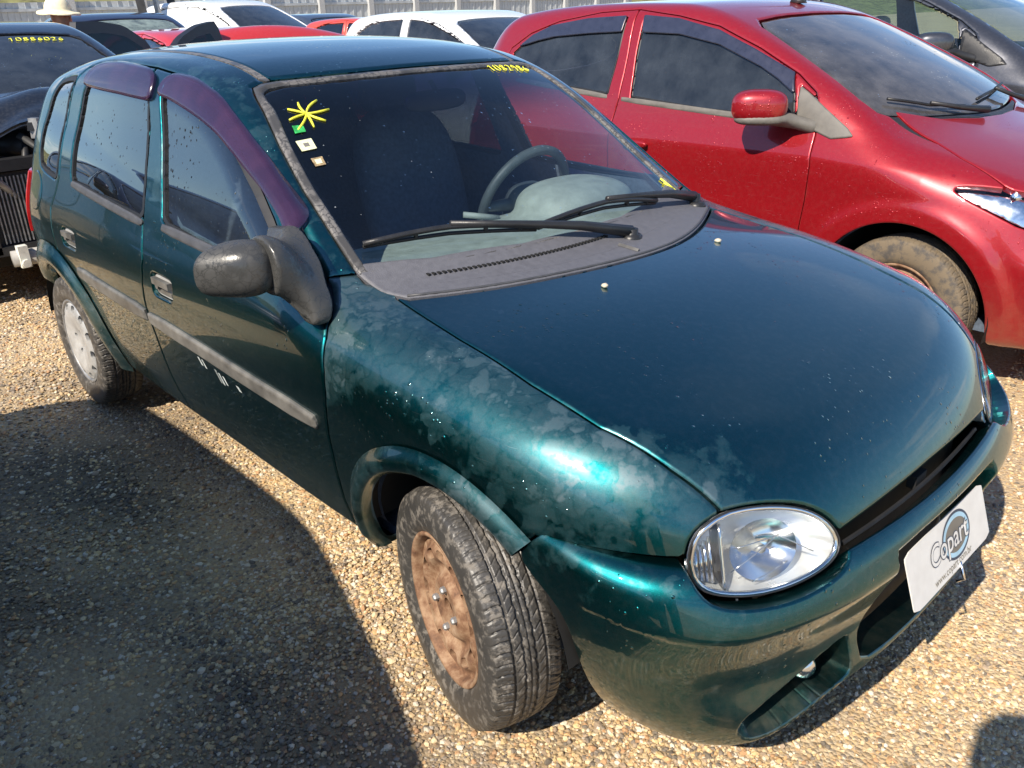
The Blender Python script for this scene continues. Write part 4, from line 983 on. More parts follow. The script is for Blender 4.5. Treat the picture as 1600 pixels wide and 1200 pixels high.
# number plate
pl_b = np.array((.757, 0, .360)); pl_up = unit(np.array((-.043, 0, .125))); pl_n = unit(np.cross([0, 1., 0], pl_up)); 
if pl_n[0] < 0: pl_n = -pl_n
def PL(u, v, w=0.0): return pl_b + np.array([0, u, 0]) + v * pl_up + w * pl_n
mb = MB(); th = .0025
r4 = rnd([(-.2, 0), (.2, 0), (.2, .13), (-.2, .13)], 2, f=.06)
k = len(r4); mb.add([PL(u, v, th) for u, v in r4] + [PL(u, v, 0) for u, v in r4], [tuple(range(k)), tuple(range(k, 2 * k))[::-1]] + [(i, k + i, k + (i + 1) % k, (i + 1) % k) for i in range(k)])
plate = mb.build('number_plate', M['plate'], teal)
def ring(a, b, w, cu, cv, mat, name, lift, n=48, sh=0.25, t0=0, t1=2 * math.pi):
    mb = MB(); t = np.linspace(t0, t1, n); V = []
    for q in t: V += [PL(cu + a * math.cos(q) + sh * b * math.sin(q) * .0, cv + b * math.sin(q), lift), PL(cu + (a - w) * math.cos(q), cv + (b - w) * math.sin(q), lift)]
    mb.add(V, [(2 * i, 2 * i + 2, 2 * i + 3, 2 * i + 1) for i in range(n - 1)]); return mb.build(name, mat, plate)
ring(.072, .052, .006, .035, .074, M['ink'], 'plate_logo', th + .0006); ring(.066, .046, .010, .035, .074, M['ink_blue'], 'plate_logo', th + .0007); ring(.056, .036, .0365, .035, .074, M['ink_grey'], 'plate_logo', th + .0006)
def text_mesh(name, s, size, mat, parent, place, extrude=0.0, offset=0.0, shear=0.0):
    cu = bpy.data.curves.new('lettering', 'FONT'); cu.body = s; cu.size = size; cu.extrude = extrude; cu.offset = offset; cu.shear = shear; cu.align_x = 'CENTER'; cu.resolution_u = 4
    t = bpy.data.objects.new('lettering', cu); COL.objects.link(t)
    me = bpy.data.meshes.new_from_object(t.evaluated_get(bpy.context.evaluated_depsgraph_get()))
    bpy.data.objects.remove(t)
    co = np.zeros(len(me.vertices) * 3, np.float32); me.vertices.foreach_get('co', co); co = co.reshape(-1, 3)
    P = np.array([place(*p) for p in co], np.float32); me.vertices.foreach_set('co', P.ravel()); me.update(); me.materials.append(mat); me.name = name
    o = bpy.data.objects.new(name, me); COL.objects.link(o); o.parent = parent; return o
text_mesh('plate_lettering', 'Copart', .066, M['ink'], plate, lambda x, y, z: PL(x - .005, y + .052, th + .0011), offset=.0028, shear=.12)
text_mesh('plate_lettering', 'Copart', .066, M['plate'], plate, lambda x, y, z: PL(x - .005, y + .052, th + .0015), offset=.0006, shear=.12)
text_mesh('plate_lettering', 'www.copart.com.br', .0235, M['ink_grey'], plate, lambda x, y, z: PL(x + .0, y + .010, th + .001))
mb = MB(); mb.tube([PL(.03, .012, .004), PL(.03, -.03, .006), PL(.025, -.035, -.01)], .003, 6); mb.build('plate_wire', M['chrome'], plate, True)
# wheels
wheel(teal, 0.0, -.728, .279, True, R_(-15), 'steel'); wheel(teal, 0.0, .728, .279, False, R_(-15), 'steel')
wheel(teal, -2.443, -.708, .279, True, 0, 'cover'); wheel(teal, -2.443, .708, .279, False, 0, 'cover')
# white scrapes on the door
scr = plain('bare_scrape', (.45, .5, .5), .5, var=.3, scale=80)
for (x0, z0, x1, z1, w) in ((-1.09, .600, -1.075, .575, .012), (-1.065, .598, -1.05, .572, .010), (-.985, .59, -.965, .552, .012), (-.965, .585, -.948, .55, .012), (-.94, .582, -.925, .556, .010), (-.86, .577, -.845, .562, .016)):
    mb = MB(); xs = [x0, x0 + w, x1 + w, x1]; zs = [z0, z0, z1, z1]; ys = yray(TF, xs, zs, -1) - .0125; mb.add(list(zip(xs, ys, zs)), [(0, 1, 2, 3), (3, 2, 1, 0)]); mb.build('paint_scrape', scr, doors[0])
# ================================================================ GROUND
def ground_mat():
    n = NT('gravel_ground'); co = n.coord()
    v = n.n('ShaderNodeTexVoronoi', feature='F1'); v.inputs['Scale'].default_value = 95; n.l(co, v.inputs['Vector'])
    sp = n.n('ShaderNodeSeparateColor'); n.l(v.outputs['Color'], sp.inputs[0])
    stone = n.ramp(sp.outputs[0], [(.0, (.60, .48, .31)), (.3, (.52, .37, .20)), (.5, (.36, .26, .17)), (.7, (.62, .54, .40)), (.85, (.25, .20, .16)), (1., (.48, .28, .12))])
    sand = n.mix(n.noise(3.0, 5, .6), (.50, .35, .17), (.64, .48, .27))
    f = n.ramp(n.noise(1.3, 5, .6), [(.35, .25), (.65, .9)])
    col = n.mix(f, sand, stone)
    big = n.ramp(n.noise(.6, 3), [(.40, 0.), (.62, 1.)])
    col = n.mix(n.math('MULTIPLY', big, .35), col, (.20, .15, .105))
    dm = n.n('ShaderNodeAttribute'); dm.attribute_name = 'shade_dark'; col = n.mix(n.math('MULTIPLY', dm.outputs['Fac'], .85), col, (.07, .056, .044))  # shade beside the teal car painted into the ground colour
    h = n.math('ADD', n.math('MULTIPLY', v.outputs['Distance'], -.8), n.math('MULTIPLY', n.noise(240, 3), .4))
    return n.fin(n.bsdf(col, .92, 0, 0, normal=n.bump(h, .7, .012)))
xs = np.unique(np.concatenate([np.linspace(-320, -8, 14), np.arange(-8, 4, .25), np.linspace(4, 300, 12)])); ys = np.unique(np.concatenate([np.linspace(-300, -5, 12), np.arange(-5, 7, .25), np.linspace(7, 320, 14)]))
def gz(x, y): return .010 * np.sin(x * 2.1 + 1.3 * np.sin(y * 1.7)) * np.sin(y * 2.6 + .6) + .006 * np.sin(x * 5.3 + y * 3.1)
GX, GY = np.meshgrid(xs, ys, indexing='ij'); near = np.exp(-((GX + 1) / 9) ** 4 - ((GY) / 8) ** 4)
GZ = gz(GX, GY) * near - .012
k1, k2 = len(xs), len(ys); I = np.arange(k1 * k2).reshape(k1, k2)
Q = np.stack([I[:-1, :-1].ravel(), I[1:, :-1].ravel(), I[1:, 1:].ravel(), I[:-1, 1:].ravel()], 1)
tag(obj('ground', np.stack([GX.ravel(), GY.ravel(), GZ.ravel()], 1), Q, ground_mat()), kind='structure')
# loose stones
def ico():
    t = (1 + 5 ** .5) / 2
    v = np.array([(-1, t, 0), (1, t, 0), (-1, -t, 0), (1, -t, 0), (0, -1, t), (0, 1, t), (0, -1, -t), (0, 1, -t), (t, 0, -1), (t, 0, 1), (-t, 0, -1), (-t, 0, 1)]) / math.hypot(1, t)
    f = np.array([(0, 11, 5), (0, 5, 1), (0, 1, 7), (0, 7, 10), (0, 10, 11), (1, 5, 9), (5, 11, 4), (11, 10, 2), (10, 7, 6), (7, 1, 8), (3, 9, 4), (3, 4, 2), (3, 2, 6), (3, 6, 8), (3, 8, 9), (4, 9, 5), (2, 4, 11), (6, 2, 10), (8, 6, 7), (9, 8, 1)])
    return v, f
def scatter(boxes):
    P = []; S = []
    for (x0, x1, y0, y1, dens, smin_, smax_) in boxes:
        n = int((x1 - x0) * (y1 - y0) * dens); x = rng.uniform(x0, x1, n); y = rng.uniform(y0, y1, n)
        cl = np.sin(x * 3.1 + 2 * np.sin(y * 2.3)) * np.sin(y * 4.1 + x) + .5 * np.sin(x * 9 + y * 7)
        k = rng.uniform(-1.6, 1.2, n) < cl + .45 + .8 * ((y < -.45) & (x < .2))
        bare = np.exp(-(((x + .66) / .34) ** 2 + ((y + 1.40) / .17) ** 2) ** 2) + .8 * np.exp(-(((x + 2.7) / .35) ** 2 + ((y + 1.35) / .2) ** 2) ** 2) + .7 * np.exp(-(((x + .45) / .10) ** 2 + ((y + .86) / .07) ** 2))
        k &= rng.random(n) > bare * (.75 + .25 * np.sin(x * 23 + y * 17))
        k &= ~((np.abs(y) < .52) & (x < .25) & (x > -2.75)); k &= ~((np.abs(y - 2.6) < .70) & (x < .1))
        P.append(np.stack([x[k], y[k]], 1)); S.append(smin_ + (smax_ - smin_) * rng.beta(1.0, 3.4, k.sum()))
    return np.concatenate(P), np.concatenate(S)
def stone_mat():
    n = NT('gravel_stone'); a = n.n('ShaderNodeAttribute'); a.attribute_name = 'tone'
    c = n.ramp(a.outputs['Fac'], [(0., (.68, .54, .33)), (.16, (.60, .43, .21)), (.30, (.50, .36, .20)), (.42, (.54, .33, .15)), (.5, (.32, .24, .17)), (.62, (.66, .58, .45)), (.74, (.18, .15, .125)), (.82, (.42, .23, .11)), (.9, (.10, .09, .08)), (.96, (.66, .60, .50))])
    c.node.color_ramp.interpolation = 'CONSTANT'
    c2 = n.mix(n.math('MULTIPLY', n.noise(90, 4), .35), c, (.46, .34, .20))
    dm = n.n('ShaderNodeAttribute'); dm.attribute_name = 'shade_dark'; c2 = n.mix(n.math('MULTIPLY', dm.outputs['Fac'], .85), c2, (.055, .050, .048))  # darker stone mix, with shade put into the stone colour too
    return n.fin(n.bsdf(c2, .75, 0, 0, normal=n.bump(n.noise(300, 2), .3, .003)))
P, S = scatter([(-.9, 1.25, -2.0, -.4, 17000, .0026, .0118), (.25, 1.3, -.6, 1.0, 13500, .0026, .0105), (.2, 1.2, 1.0, 2.6, 5200, .004, .012), (-2.4, -.9, -1.9, -.4, 6500, .0035, .0125), (-5.2, -2.4, -1.9, -.2, 3000, .005, .014)])
v0, f0 = ico(); n = len(P)
th = rng.uniform(0, 2 * np.pi, n); sc = np.stack([S * rng.uniform(.8, 1.35, n), S * rng.uniform(.7, 1.1, n), S * rng.uniform(.45, .8, n)], 1)
jit = 1 + rng.uniform(-.22, .22, (n, 12, 1)); L = v0[None] * jit * sc[:, None, :]
tl = rng.uniform(-.5, .5, n); L = np.stack([L[..., 0], L[..., 1] * np.cos(tl)[:, None] - L[..., 2] * np.sin(tl)[:, None], L[..., 1] * np.sin(tl)[:, None] + L[..., 2] * np.cos(tl)[:, None]], -1)
W_ = np.stack([L[..., 0] * np.cos(th)[:, None] - L[..., 1] * np.sin(th)[:, None] + P[:, :1], L[..., 0] * np.sin(th)[:, None] + L[..., 1] * np.cos(th)[:, None] + P[:, 1:], L[..., 2] + (gz(P[:, 0], P[:, 1]) - .012 + sc[:, 2] * .35)[:, None]], -1).reshape(-1, 3)
FF = (f0[None] + (np.arange(n) * 12)[:, None, None]).reshape(-1, 3)
gr = obj('gravel', W_, FF, stone_mat(), smooth=False); at = gr.data.attributes.new('tone', 'FLOAT', 'POINT'); at.data.foreach_set('value', np.repeat(rng.uniform(0, 1, n), 12).astype(np.float32))
def shade_dark(x, y):  # mask for dark stones and painted shade where the black car's shadow falls
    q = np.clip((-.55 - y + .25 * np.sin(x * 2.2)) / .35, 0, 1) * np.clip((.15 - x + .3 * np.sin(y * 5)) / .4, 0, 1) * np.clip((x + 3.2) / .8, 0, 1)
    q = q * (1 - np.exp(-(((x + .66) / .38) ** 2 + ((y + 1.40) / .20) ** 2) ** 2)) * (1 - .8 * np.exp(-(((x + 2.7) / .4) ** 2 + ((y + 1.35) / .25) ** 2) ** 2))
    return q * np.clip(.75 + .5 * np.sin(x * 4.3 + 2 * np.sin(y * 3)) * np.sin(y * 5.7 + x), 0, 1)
at = gr.data.attributes.new('shade_dark', 'FLOAT', 'POINT'); at.data.foreach_set('value', np.repeat(shade_dark(P[:, 0], P[:, 1]) * np.where(rng.random(n) < .6, 1.0, .12), 12).astype(np.float32))
_g = bpy.data.objects['ground'].data; at = _g.attributes.new('shade_dark', 'FLOAT', 'POINT'); at.data.foreach_set('value', shade_dark(GX.ravel(), GY.ravel()).astype(np.float32))
tag(gr, kind='stuff', label='loose tan, orange and grey gravel strewn over the yard')

# ================================================================ OTHER CARS
RED = dict(W=([.2, .3, .5, .65, .8, .95, 1.05, 1.25, 1.4, 1.5], [.76, .80, .843, .847, .838, .816, .796, .728, .668, .615]),
  P=([-3.1, -2.8, -2.3, -1.5, -.5, 0, .3, .6, .8], [-.12, -.043, -.008, .002, -.002, -.005, -.03, -.08, -.14]),
  hood=([-.6, -.3, 0, .3, .5, .7, .8], [1.11, 1.06, 1.0, .92, .85, .74, .66]), hc=.10, hc4=.06,
  roof=([-3.1, -2.6, -2.2, -1.7, -1.3, -1.0, -.8], [1.36, 1.47, 1.509, 1.518, 1.506, 1.474, 1.421]), rc=.03, rc4=.029,
  ws=([.9, 1.0, 1.107, 1.25, 1.42, 1.55], [.16, -.02, -.20, -.5, -.89, -1.2]), wb=.30, wn=.42,
  rear=([.2, .4, .6, .8, 1.0, 1.2, 1.4], [-3.08, -3.13, -3.119, -3.084, -3.0, -2.93, -2.812]), rb=.0685, rb4=.3,
  front=([.2, .3, .5, .65, .8, .9], [.74, .78, .80, .78, .72, .62]), fb=.22, fb4=.45,
  fk=([-.9, -.4, 0, .4, .7], [.10, .10, .14, .16, .18]), k_hf=.12, k_wr=.10, k_gs=.09, k_re=.16, zb=.2, k_b=.06, k_cowl=.03)
class Hatch(Car):
    def F(s, x, y, z):
        # sharp shoulder crease and flared arches
        X = x / s.sc[0]; Z = z / s.sc[2]
        zc_ = .878 - .03 * np.clip(X + .4, 0, 1.2)
        t = .027 * np.maximum(0, 1.06 - np.sqrt((Z - zc_) ** 2 + .010 ** 2) / np.where(Z > zc_, .12, .20)) * np.clip((X + 3.0) / .6, 0, 1) * np.clip((.45 - X) / .4, 0, 1)
        for xa in (.015, -2.513):
            r = np.hypot(X - xa, Z - .31); q = np.clip((.485 - r) / .075, 0, 1); t = smax(t, .020 * q * q * (3 - 2 * q) * (Z < 1.0), .012) - .001
        return Car.F(s, x, (np.abs(y) - t * (np.abs(y) > .4)), z)
hf_door = [(-1.62, 1.478), (-1.335, 1.445), (-1.082, 1.398), (-.833, 1.308), (-.60, 1.205), (-.487, 1.135), (-.455, 1.08), (-.434, .968), (-.422, .842), (-.43, .70), (-.443, .575), (-.47, .27), (-1.60, .27), (-1.60, .80), (-1.596, .943), (-1.577, 1.06), (-1.59, 1.252)]
hr_door = [(-1.62, 1.478), (-1.88, 1.468), (-2.178, 1.427), (-2.389, 1.364), (-2.529, 1.285), (-2.60, 1.15), (-2.58, 1.0), (-2.50, .86), (-2.33, .70), (-2.17, .52), (-2.10, .27), (-1.60, .27), (-1.60, .80), (-1.596, .943), (-1.577, 1.06), (-1.59, 1.252)]
hf_glass = [(-1.553, 1.442), (-1.332, 1.425), (-1.127, 1.385), (-.891, 1.312), (-.70, 1.24), (-.616, 1.204), (-.577, 1.122), (-.552, 1.025), (-1.027, 1.032), (-1.50, 1.066), (-1.535, 1.253)]
hr_glass = [(-1.67, 1.444), (-2.047, 1.428), (-2.239, 1.398), (-2.40, 1.335), (-2.50, 1.26), (-2.45, 1.18), (-2.38, 1.13), (-2.065, 1.10), (-1.66, 1.072), (-1.66, 1.253)]
h_fvis = [(-1.556, 1.447), (-1.326, 1.430), (-1.067, 1.378), (-.851, 1.301), (-.616, 1.206), (-.577, 1.122), (-.68, 1.18), (-.784, 1.227), (-1.04, 1.316), (-1.292, 1.36), (-1.529, 1.368)]
h_rvis = [(-1.67, 1.446), (-1.952, 1.436), (-2.217, 1.404), (-2.36, 1.355), (-2.465, 1.29), (-2.30, 1.325), (-2.174, 1.345), (-1.915, 1.362), (-1.671, 1.371)]
h_sail = [(-.566, 1.16), (-.50, 1.125), (-.30, 1.005), (-.262, .972), (-.36, .958), (-.535, 1.012)]
h_ws = rnd([(-.535, 1.412), (-.30, 1.432), (0, 1.438), (.30, 1.432), (.535, 1.412), (.60, 1.28), (.665, 1.115), (.66, 1.05), (.5, 1.035), (0, 1.02), (-.5, 1.035), (-.66, 1.05), (-.665, 1.115), (-.60, 1.28)], 1, f=.18)
h_rw = rnd([(-.52, 1.36), (.52, 1.36), (.60, 1.10), (-.60, 1.10)], 2)
h_hl3 = np.array([(.155, -.80, .815), (.223, -.775, .828), (.36, -.72, .825), (.50, -.66, .79), (.60, -.60, .74), (.63, -.60, .68), (.55, -.69, .66), (.433, -.762, .685), (.306, -.796, .745), (.211, -.807, .785)])
h_tl = rnd([(-2.72, 1.02), (-2.78, .80), (-3.3, .80), (-3.3, 1.02)], 1)
h_hood = [(-.22, -.58), (-.123, -.60), (-.003, -.625), (.12, -.679), (.317, -.725), (.9, -.72), (.9, .72), (.317, .725), (.12, .679), (-.003, .625), (-.123, .60), (-.22, .58), (-.10, .40), (-.03, .2), (-.01, 0), (-.03, -.2), (-.10, -.40)]
def build_hatch(root, mat, sc=(1, 1, 1), h=.03, gl=None, detail=False, wheels=True, cut=None, hood=True, seats=None, visors=False, near=-1, flat=False, mirrors=True, arch=True, face='steel', windscreen=None):
    car = Hatch(sc=sc, **RED); F = car.F; sx, sy, sz = sc
    VT_ = surfnet(F, (-3.3 * sx, -.98 * sy, .1 * sz), (.95 * sx, .98 * sy, 1.62 * sz), h, 4)
    V, T = VT_
    if cut is not None: V, T = clip(V, T, cut(V)); VT_ = (V, T)
    gl = gl or M['tint_glass']; U = lambda V: V / np.array(sc)
    def sd(poly, s): return lambda V: np.where(s * V[:, 1] > .3 * sy, sdf(U(V)[:, 0], U(V)[:, 2], poly), .3)
    AR = ((.015, .31, .355), (-2.513, .31, .355))
    def d_ar(V):
        q = U(V); d = np.minimum(*[np.where(q[:, 2] > za, np.hypot(q[:, 0] - xa, q[:, 2] - za) - ra, np.abs(q[:, 0] - xa) - ra) for xa, za, ra in AR])
        return np.where(np.abs(q[:, 1]) > .45, d, .3)
    dws = lambda V: np.where((U(V)[:, 0] > -1.15) & (U(V)[:, 2] > 1.0), sdf(U(V)[:, 1], U(V)[:, 2], h_ws), .3)
    drw = lambda V: np.where(U(V)[:, 0] < -2.4, sdf(U(V)[:, 1], U(V)[:, 2], h_rw), .3)
    dhood = lambda V: np.where(U(V)[:, 2] > .5, np.maximum.reduce([sdf(U(V)[:, 0], U(V)[:, 1], h_hood), .735 - U(V)[:, 2], -dhl(V)]), .3)
    dcowl = lambda V: np.where((U(V)[:, 2] > .9) & (U(V)[:, 0] > -.6), np.maximum.reduce([-sdf(U(V)[:, 0], U(V)[:, 1], h_hood), U(V)[:, 0] - .1, np.abs(U(V)[:, 1]) - .63, U(V)[:, 2] - 1.075, -(dws(V)), -.40 - U(V)[:, 0]]), .3)
    hc_ = h_hl3.mean(0); hn_ = unit(np.array([.45, -.75, .45])); hu_ = unit(np.cross([0, 0, 1.], hn_)); hv_ = np.cross(hn_, hu_)
    hp_ = rnd(np.stack([(h_hl3 - hc_) @ hu_, (h_hl3 - hc_) @ hv_], 1), 1)
    def dhl(V):
        q = U(V).copy(); q[:, 1] = -np.abs(q[:, 1]); q = q - hc_; return np.where(np.abs(q @ hn_) < .2, sdf(q @ hu_, q @ hv_, hp_), .3)
    dtl = lambda V: np.where(np.abs(U(V)[:, 1]) > .45, sdf(U(V)[:, 0], U(V)[:, 2], h_tl), .3)
    cuts = [dws, drw, dtl] + ([d_ar] if arch else []) + ([dhl] if hood else [])
    if hood: cuts += [dhood]
    if detail: cuts += [dcowl]
    for s in (-1, 1):
        for p in (hf_door, hr_door): cuts.append(sd(p, s))
    panel('body_shell', root, mat, VT_, F, lambda V: -np.minimum.reduce([c(V) for c in cuts]), gap=.002, depth=.03, ring=.007 if detail else 0, attr=film_k(.0))
    if hood: panel('bonnet', root, mat, VT_, F, dhood if not hood or True else None, gap=.002, depth=.03, ring=.007 if detail else 0)
    if detail: panel('cowl_panel', root, M['trim'], VT_, F, dcowl, gap=.001, inset=.004, ring=0)
    wsp = panel('windscreen', root, windscreen or gl, VT_, F, dws, gap=.004, inset=.004, flange=False, ring=0)
    panel('rear_window', root, gl, VT_, F, drw, gap=.004, inset=.004, flange=False, ring=0)
    for s in (-1, 1): panel('tail_lamp', root, M['tail'], VT_, F, lambda V: np.where(s * V[:, 1] > 0, dtl(V), .3), gap=.003, inset=-.004, ring=0)
    if hood:
        for s in (-1, 1):
            hl = panel('headlight', root, M['lamp_chrome'], VT_, F, lambda V: np.where(s * V[:, 1] > 0, dhl(V), .3), gap=.004, inset=.035, ring=0, flange=False)
            if hl:
                panel('lamp_lens', hl, M['clear_glass'], VT_, F, lambda V: np.where(s * V[:, 1] > 0, dhl(V), .3), gap=.003, inset=-.001, ring=0, flange=False)
                if detail and s < 0:
                    mb = MB(); y0 = yray(F, [.30, .44, .60], [.80, .755, .72], s, .2, 1.0)
                    for (x, z, r), yy in zip(((.34, .79, .03), (.47, .76, .042), (.60, .735, .045)), y0):
                        mb.tube([(x - .02, yy * .93 + .06, z), (x + .03, yy * .93 + .02, z)], [r * .6, r], 16)
                    mb.build('lamp_reflector', M['chrome'], hl, True)
    dd = []
    for s in (-1, 1):
        for nm, p, g, vz_ in (('front_door', hf_door, hf_glass, h_fvis), ('rear_door', hr_door, hr_glass, h_rvis)):
            cutf = (lambda V: -sd(h_sail, s)(V)) if nm == 'front_door' else (lambda V: np.full(len(V), -1.))
            d = panel(nm, root, mat, VT_, F, lambda V: np.maximum.reduce([sd(p, s)(V), -sd(g, s)(V), -d_ar(V), cutf(V)]), gap=.002, depth=.02, ring=.007 if detail else 0)
            panel('window', d, gl, VT_, F, sd(g, s), gap=.003, inset=.006, flange=False, ring=0)
            if detail or visors:
                panel('window_seal', d, M['rubber'], VT_, F, lambda V: np.maximum(sd(g, s)(V), -(sd(g, s)(V) + .012)), gap=0, inset=.003, depth=.006, ring=0)
            if visors and s == near:
                panel('wind_deflector', d, M['visor_dark'], VT_, F, sd(vz_, s), gap=0, inset=-.010, depth=.008, er=.003, ring=.006)
                bl = ((-1.56, 1.056), (-.54, 1.006)) if nm == 'front_door' else ((-2.42, 1.118), (-1.66, 1.062))
                panel('belt_trim', d, M['sail'], VT_, F, sd(strip_poly(*bl, .026), s), gap=0, inset=-.003, depth=.01, ring=0)
                hx, hz = (-1.40, .855) if nm == 'front_door' else (-2.36, .885)
                yy = float(yray(F, [hx], [hz], s, .4, 1.1)[0]); blob('door_handle', d, mat, sell((hx, yy + s * .018, hz), (.085, .016, .017), 3.2), (hx - .12, yy - .06, hz - .05), (hx + .12, yy + .06, hz + .05), .008)
            if nm == 'front_door':
                if not detail: panel('mirror_sail', d, M['trim'], VT_, F, sd(h_sail, s), gap=.001, inset=-.007, ring=0)
                else: panel('mirror_sail', d, M['sail'], VT_, F, sd(h_sail, s), gap=.001, inset=-.008, depth=.012, er=.004, ring=.006)
            dd.append(d)
        if mirrors:
            c = np.array([-.645 * sx, s * .935 * sy, 1.085 * sz]); door = dd[-2]
            mk = sell(c, (.118, .075, .070), 2.8, -s * .63)
            mo = blob('wing_mirror', door, mat, mk, c - .17, c + .17, .016 if not detail else .01)
            lw = lambda x, y, z: smin(sell((c[0] + .012, c[1] - s * .008, c[2] - .052), (.118, .072, .026), 2.8, -s * .63)(x, y, z), caps((c[0] + .07, c[1] - s * .05, c[2] - .055), (-.46 * sx, s * .80 * sy, 1.0 * sz), .022, .03)(x, y, z), .03)
            blob('mirror_foot', mo, M['trim'] if not detail else M['sail'], lw, (c[0] - .15, min(c[1], s * .7) - .16, .9 * sz), (c[0] + .4, max(c[1], s * .7) + .16, 1.2 * sz), .014)
    if wheels:
        for xa in (.015, -2.513):
            for s in (-1, 1): wheel(root, xa * sx, s * .75 * sy, .305, s < 0, 0, face, 'tyre_big' if detail else 'tyre_plain', .965 if detail else 1.0, drum=False)
        for s in (-1, 1):
            for xa in (.015, -2.513):
                V2, F2 = lathe([(.37, .80), (.38, .40), (.05, .40)], 28); V2 = V2 * [sx, s * sy, sz] + [xa * sx, 0, .31 * sz]; F2 = F2[[V2[f, 2].min() > .2 for f in F2]]
                obj('wheel_well', *clean(V2, F2), M['black'], root)
    off = .05; lo2 = lambda x, y, z: F(x, y, z) + off
    V3, T3 = surfnet(lo2, (-3.2 * sx, -.95 * sy, .22), (.4 * sx, .95 * sy, 1.6 * sz), .05, 3)
    if cut is not None: V3, T3 = clip(V3, T3, cut(V3))
    panel('interior_lining', root, M['interior'], (V3, T3), lo2, lambda V: np.maximum.reduce([-dws(V), -drw(V), V[:, 0] - .25] + ([-d_ar(V)] if arch else []) + [-sd(g, s)(V) for s in (-1, 1) for g in (hf_glass, hr_glass)]), gap=0, flange=False, ring=0, er=0)
    mb = MB(); mb.box((-1.25 * sx, 0, .26), (3.2 * sx, 1.4 * sy, .03)); mb.box((-.42 * sx, 0, .80 * sz), (.40, 1.3 * sy, .28)); mb.build('floor_pan', M['interior'], root)
    if seats:
        for y in (-.38, .38):
            s0 = pivot('seat', root, (-1.25 * sx, y, .05))
            blob('seat_cushion', s0, seats, lambda a, b, c: smin(sell((.05, 0, .48), (.27, .25, .11), 3.2)(a, b, c), sell((0, 0, 0), (.085, .24, .34), 3)(a + .27 + (c - .82) * .26, b, c - .82), .05), (-.55, -.32, .3), (.4, .32, 1.25), .035)
            blob('headrest', s0, seats, sell((-.40, 0, 1.225), (.05, .13, .085), 2.8), (-.5, -.17, 1.08), (-.3, .17, 1.35), .025)
    return car, VT_, wsp, dd
red = thing('red_hatchback', 'dusty red hatchback with smoked window deflectors parked beside the teal car', 'car', (-.142, 2.586, 0), -.0425)
rc_, _, rws, rdd = build_hatch(red, M['red'], h=.0125, gl=M['dark_glass'], detail=True, visors=True, windscreen=M['dusty_screen'])
RF = rc_.F
def wiper2(blade, pv):
    w = pivot('wiper', red); P = newton(RF, lerp(blade, 9), 4); N = unit(grad(RF, P)); Q = P + N * .016
    mb = MB(); mb.tube(Q, .007, 6); mb.build('wiper_blade', M['rubber'], w, True)
    pv = newton(RF, np.array([pv]), 4)[0]; e = Q[4] + N[4] * .012; mb = MB(); mb.tube([pv + [0, 0, .03], pv * .5 + e * .5 + N[4] * .012, e], [.016, .011, .008], 8); mb.build('wiper_arm', M['trim'], w, True)
wiper2([(-.27, -.57, 1.09), (-.16, -.40, 1.065), (-.10, -.20, 1.04)], (-.02, -.13, 1.0)); wiper2([(-.12, -.05, 1.045), (-.16, .22, 1.06), (-.22, .50, 1.09)], (-.04, .45, 1.0))
mb = MB(); mb.box((-1.141, .086, 1.497), (.075, .05, .03), taper=.7); mb.tube([(-1.15, .086, 1.505), (-1.30, .086, 1.60), (-1.47, .086, 1.70)], [.005, .003, .002], 6); mb.build('roof_aerial', M['trim'], red, True)

# grey car beyond the red one
grey = thing('dark_grey_car', 'dark grey tall car with beige seats parked beyond the red hatchback', 'car', (-.45, 5.32, 0), -.03)
build_hatch(grey, M['grey_paint'], sc=(1.1, 1.08, 1.12), h=.022, gl=M['pale_glass'], seats=M['beige'], windscreen=M['pale_glass'])
# dark car on the near side, outside the frame: its shadow and reflection are in the picture
side = thing('black_sedan', 'black car parked alongside whose shadow falls across the gravel', 'car', (.53, -2.80, 0), .0)
build_hatch(side, M['black_paint'], h=.03, gl=M['dark_glass'], mirrors=False)

rw = thing('dark_blue_sedan', 'dark blue car parked behind the black car, seen as a reflection in the rear window', 'car', (-5.1, -2.9, 0), .0)
build_hatch(rw, M['navy_paint'], h=.045, gl=M['dark_glass'])
sv = thing('silver_hatchback', 'pale car two spaces over, seen only as a stripe reflected in the door', 'car', (-.3, -5.5, 0), .0)
build_hatch(sv, M['white_paint'], h=.05, gl=M['dark_glass'])

# black damaged car behind the teal one
suv = thing('damaged_black_car', 'wrecked black car with its front stripped to the radiator behind the teal hatchback', 'car', (-4.62, -.07, 0), .0)
sc_ = (1.05, 1.06, 1.0)
bc, _, bws, bdd = build_hatch(suv, M['black_paint'], sc=sc_, h=.03, gl=M['dark_glass'], hood=False, cut=lambda V: np.maximum(V[:, 0] - .28, np.where((V[:, 2] > .5) & (V[:, 0] > -.30) & (np.abs(V[:, 1]) < .74), V[:, 0] + .22, -.3)))
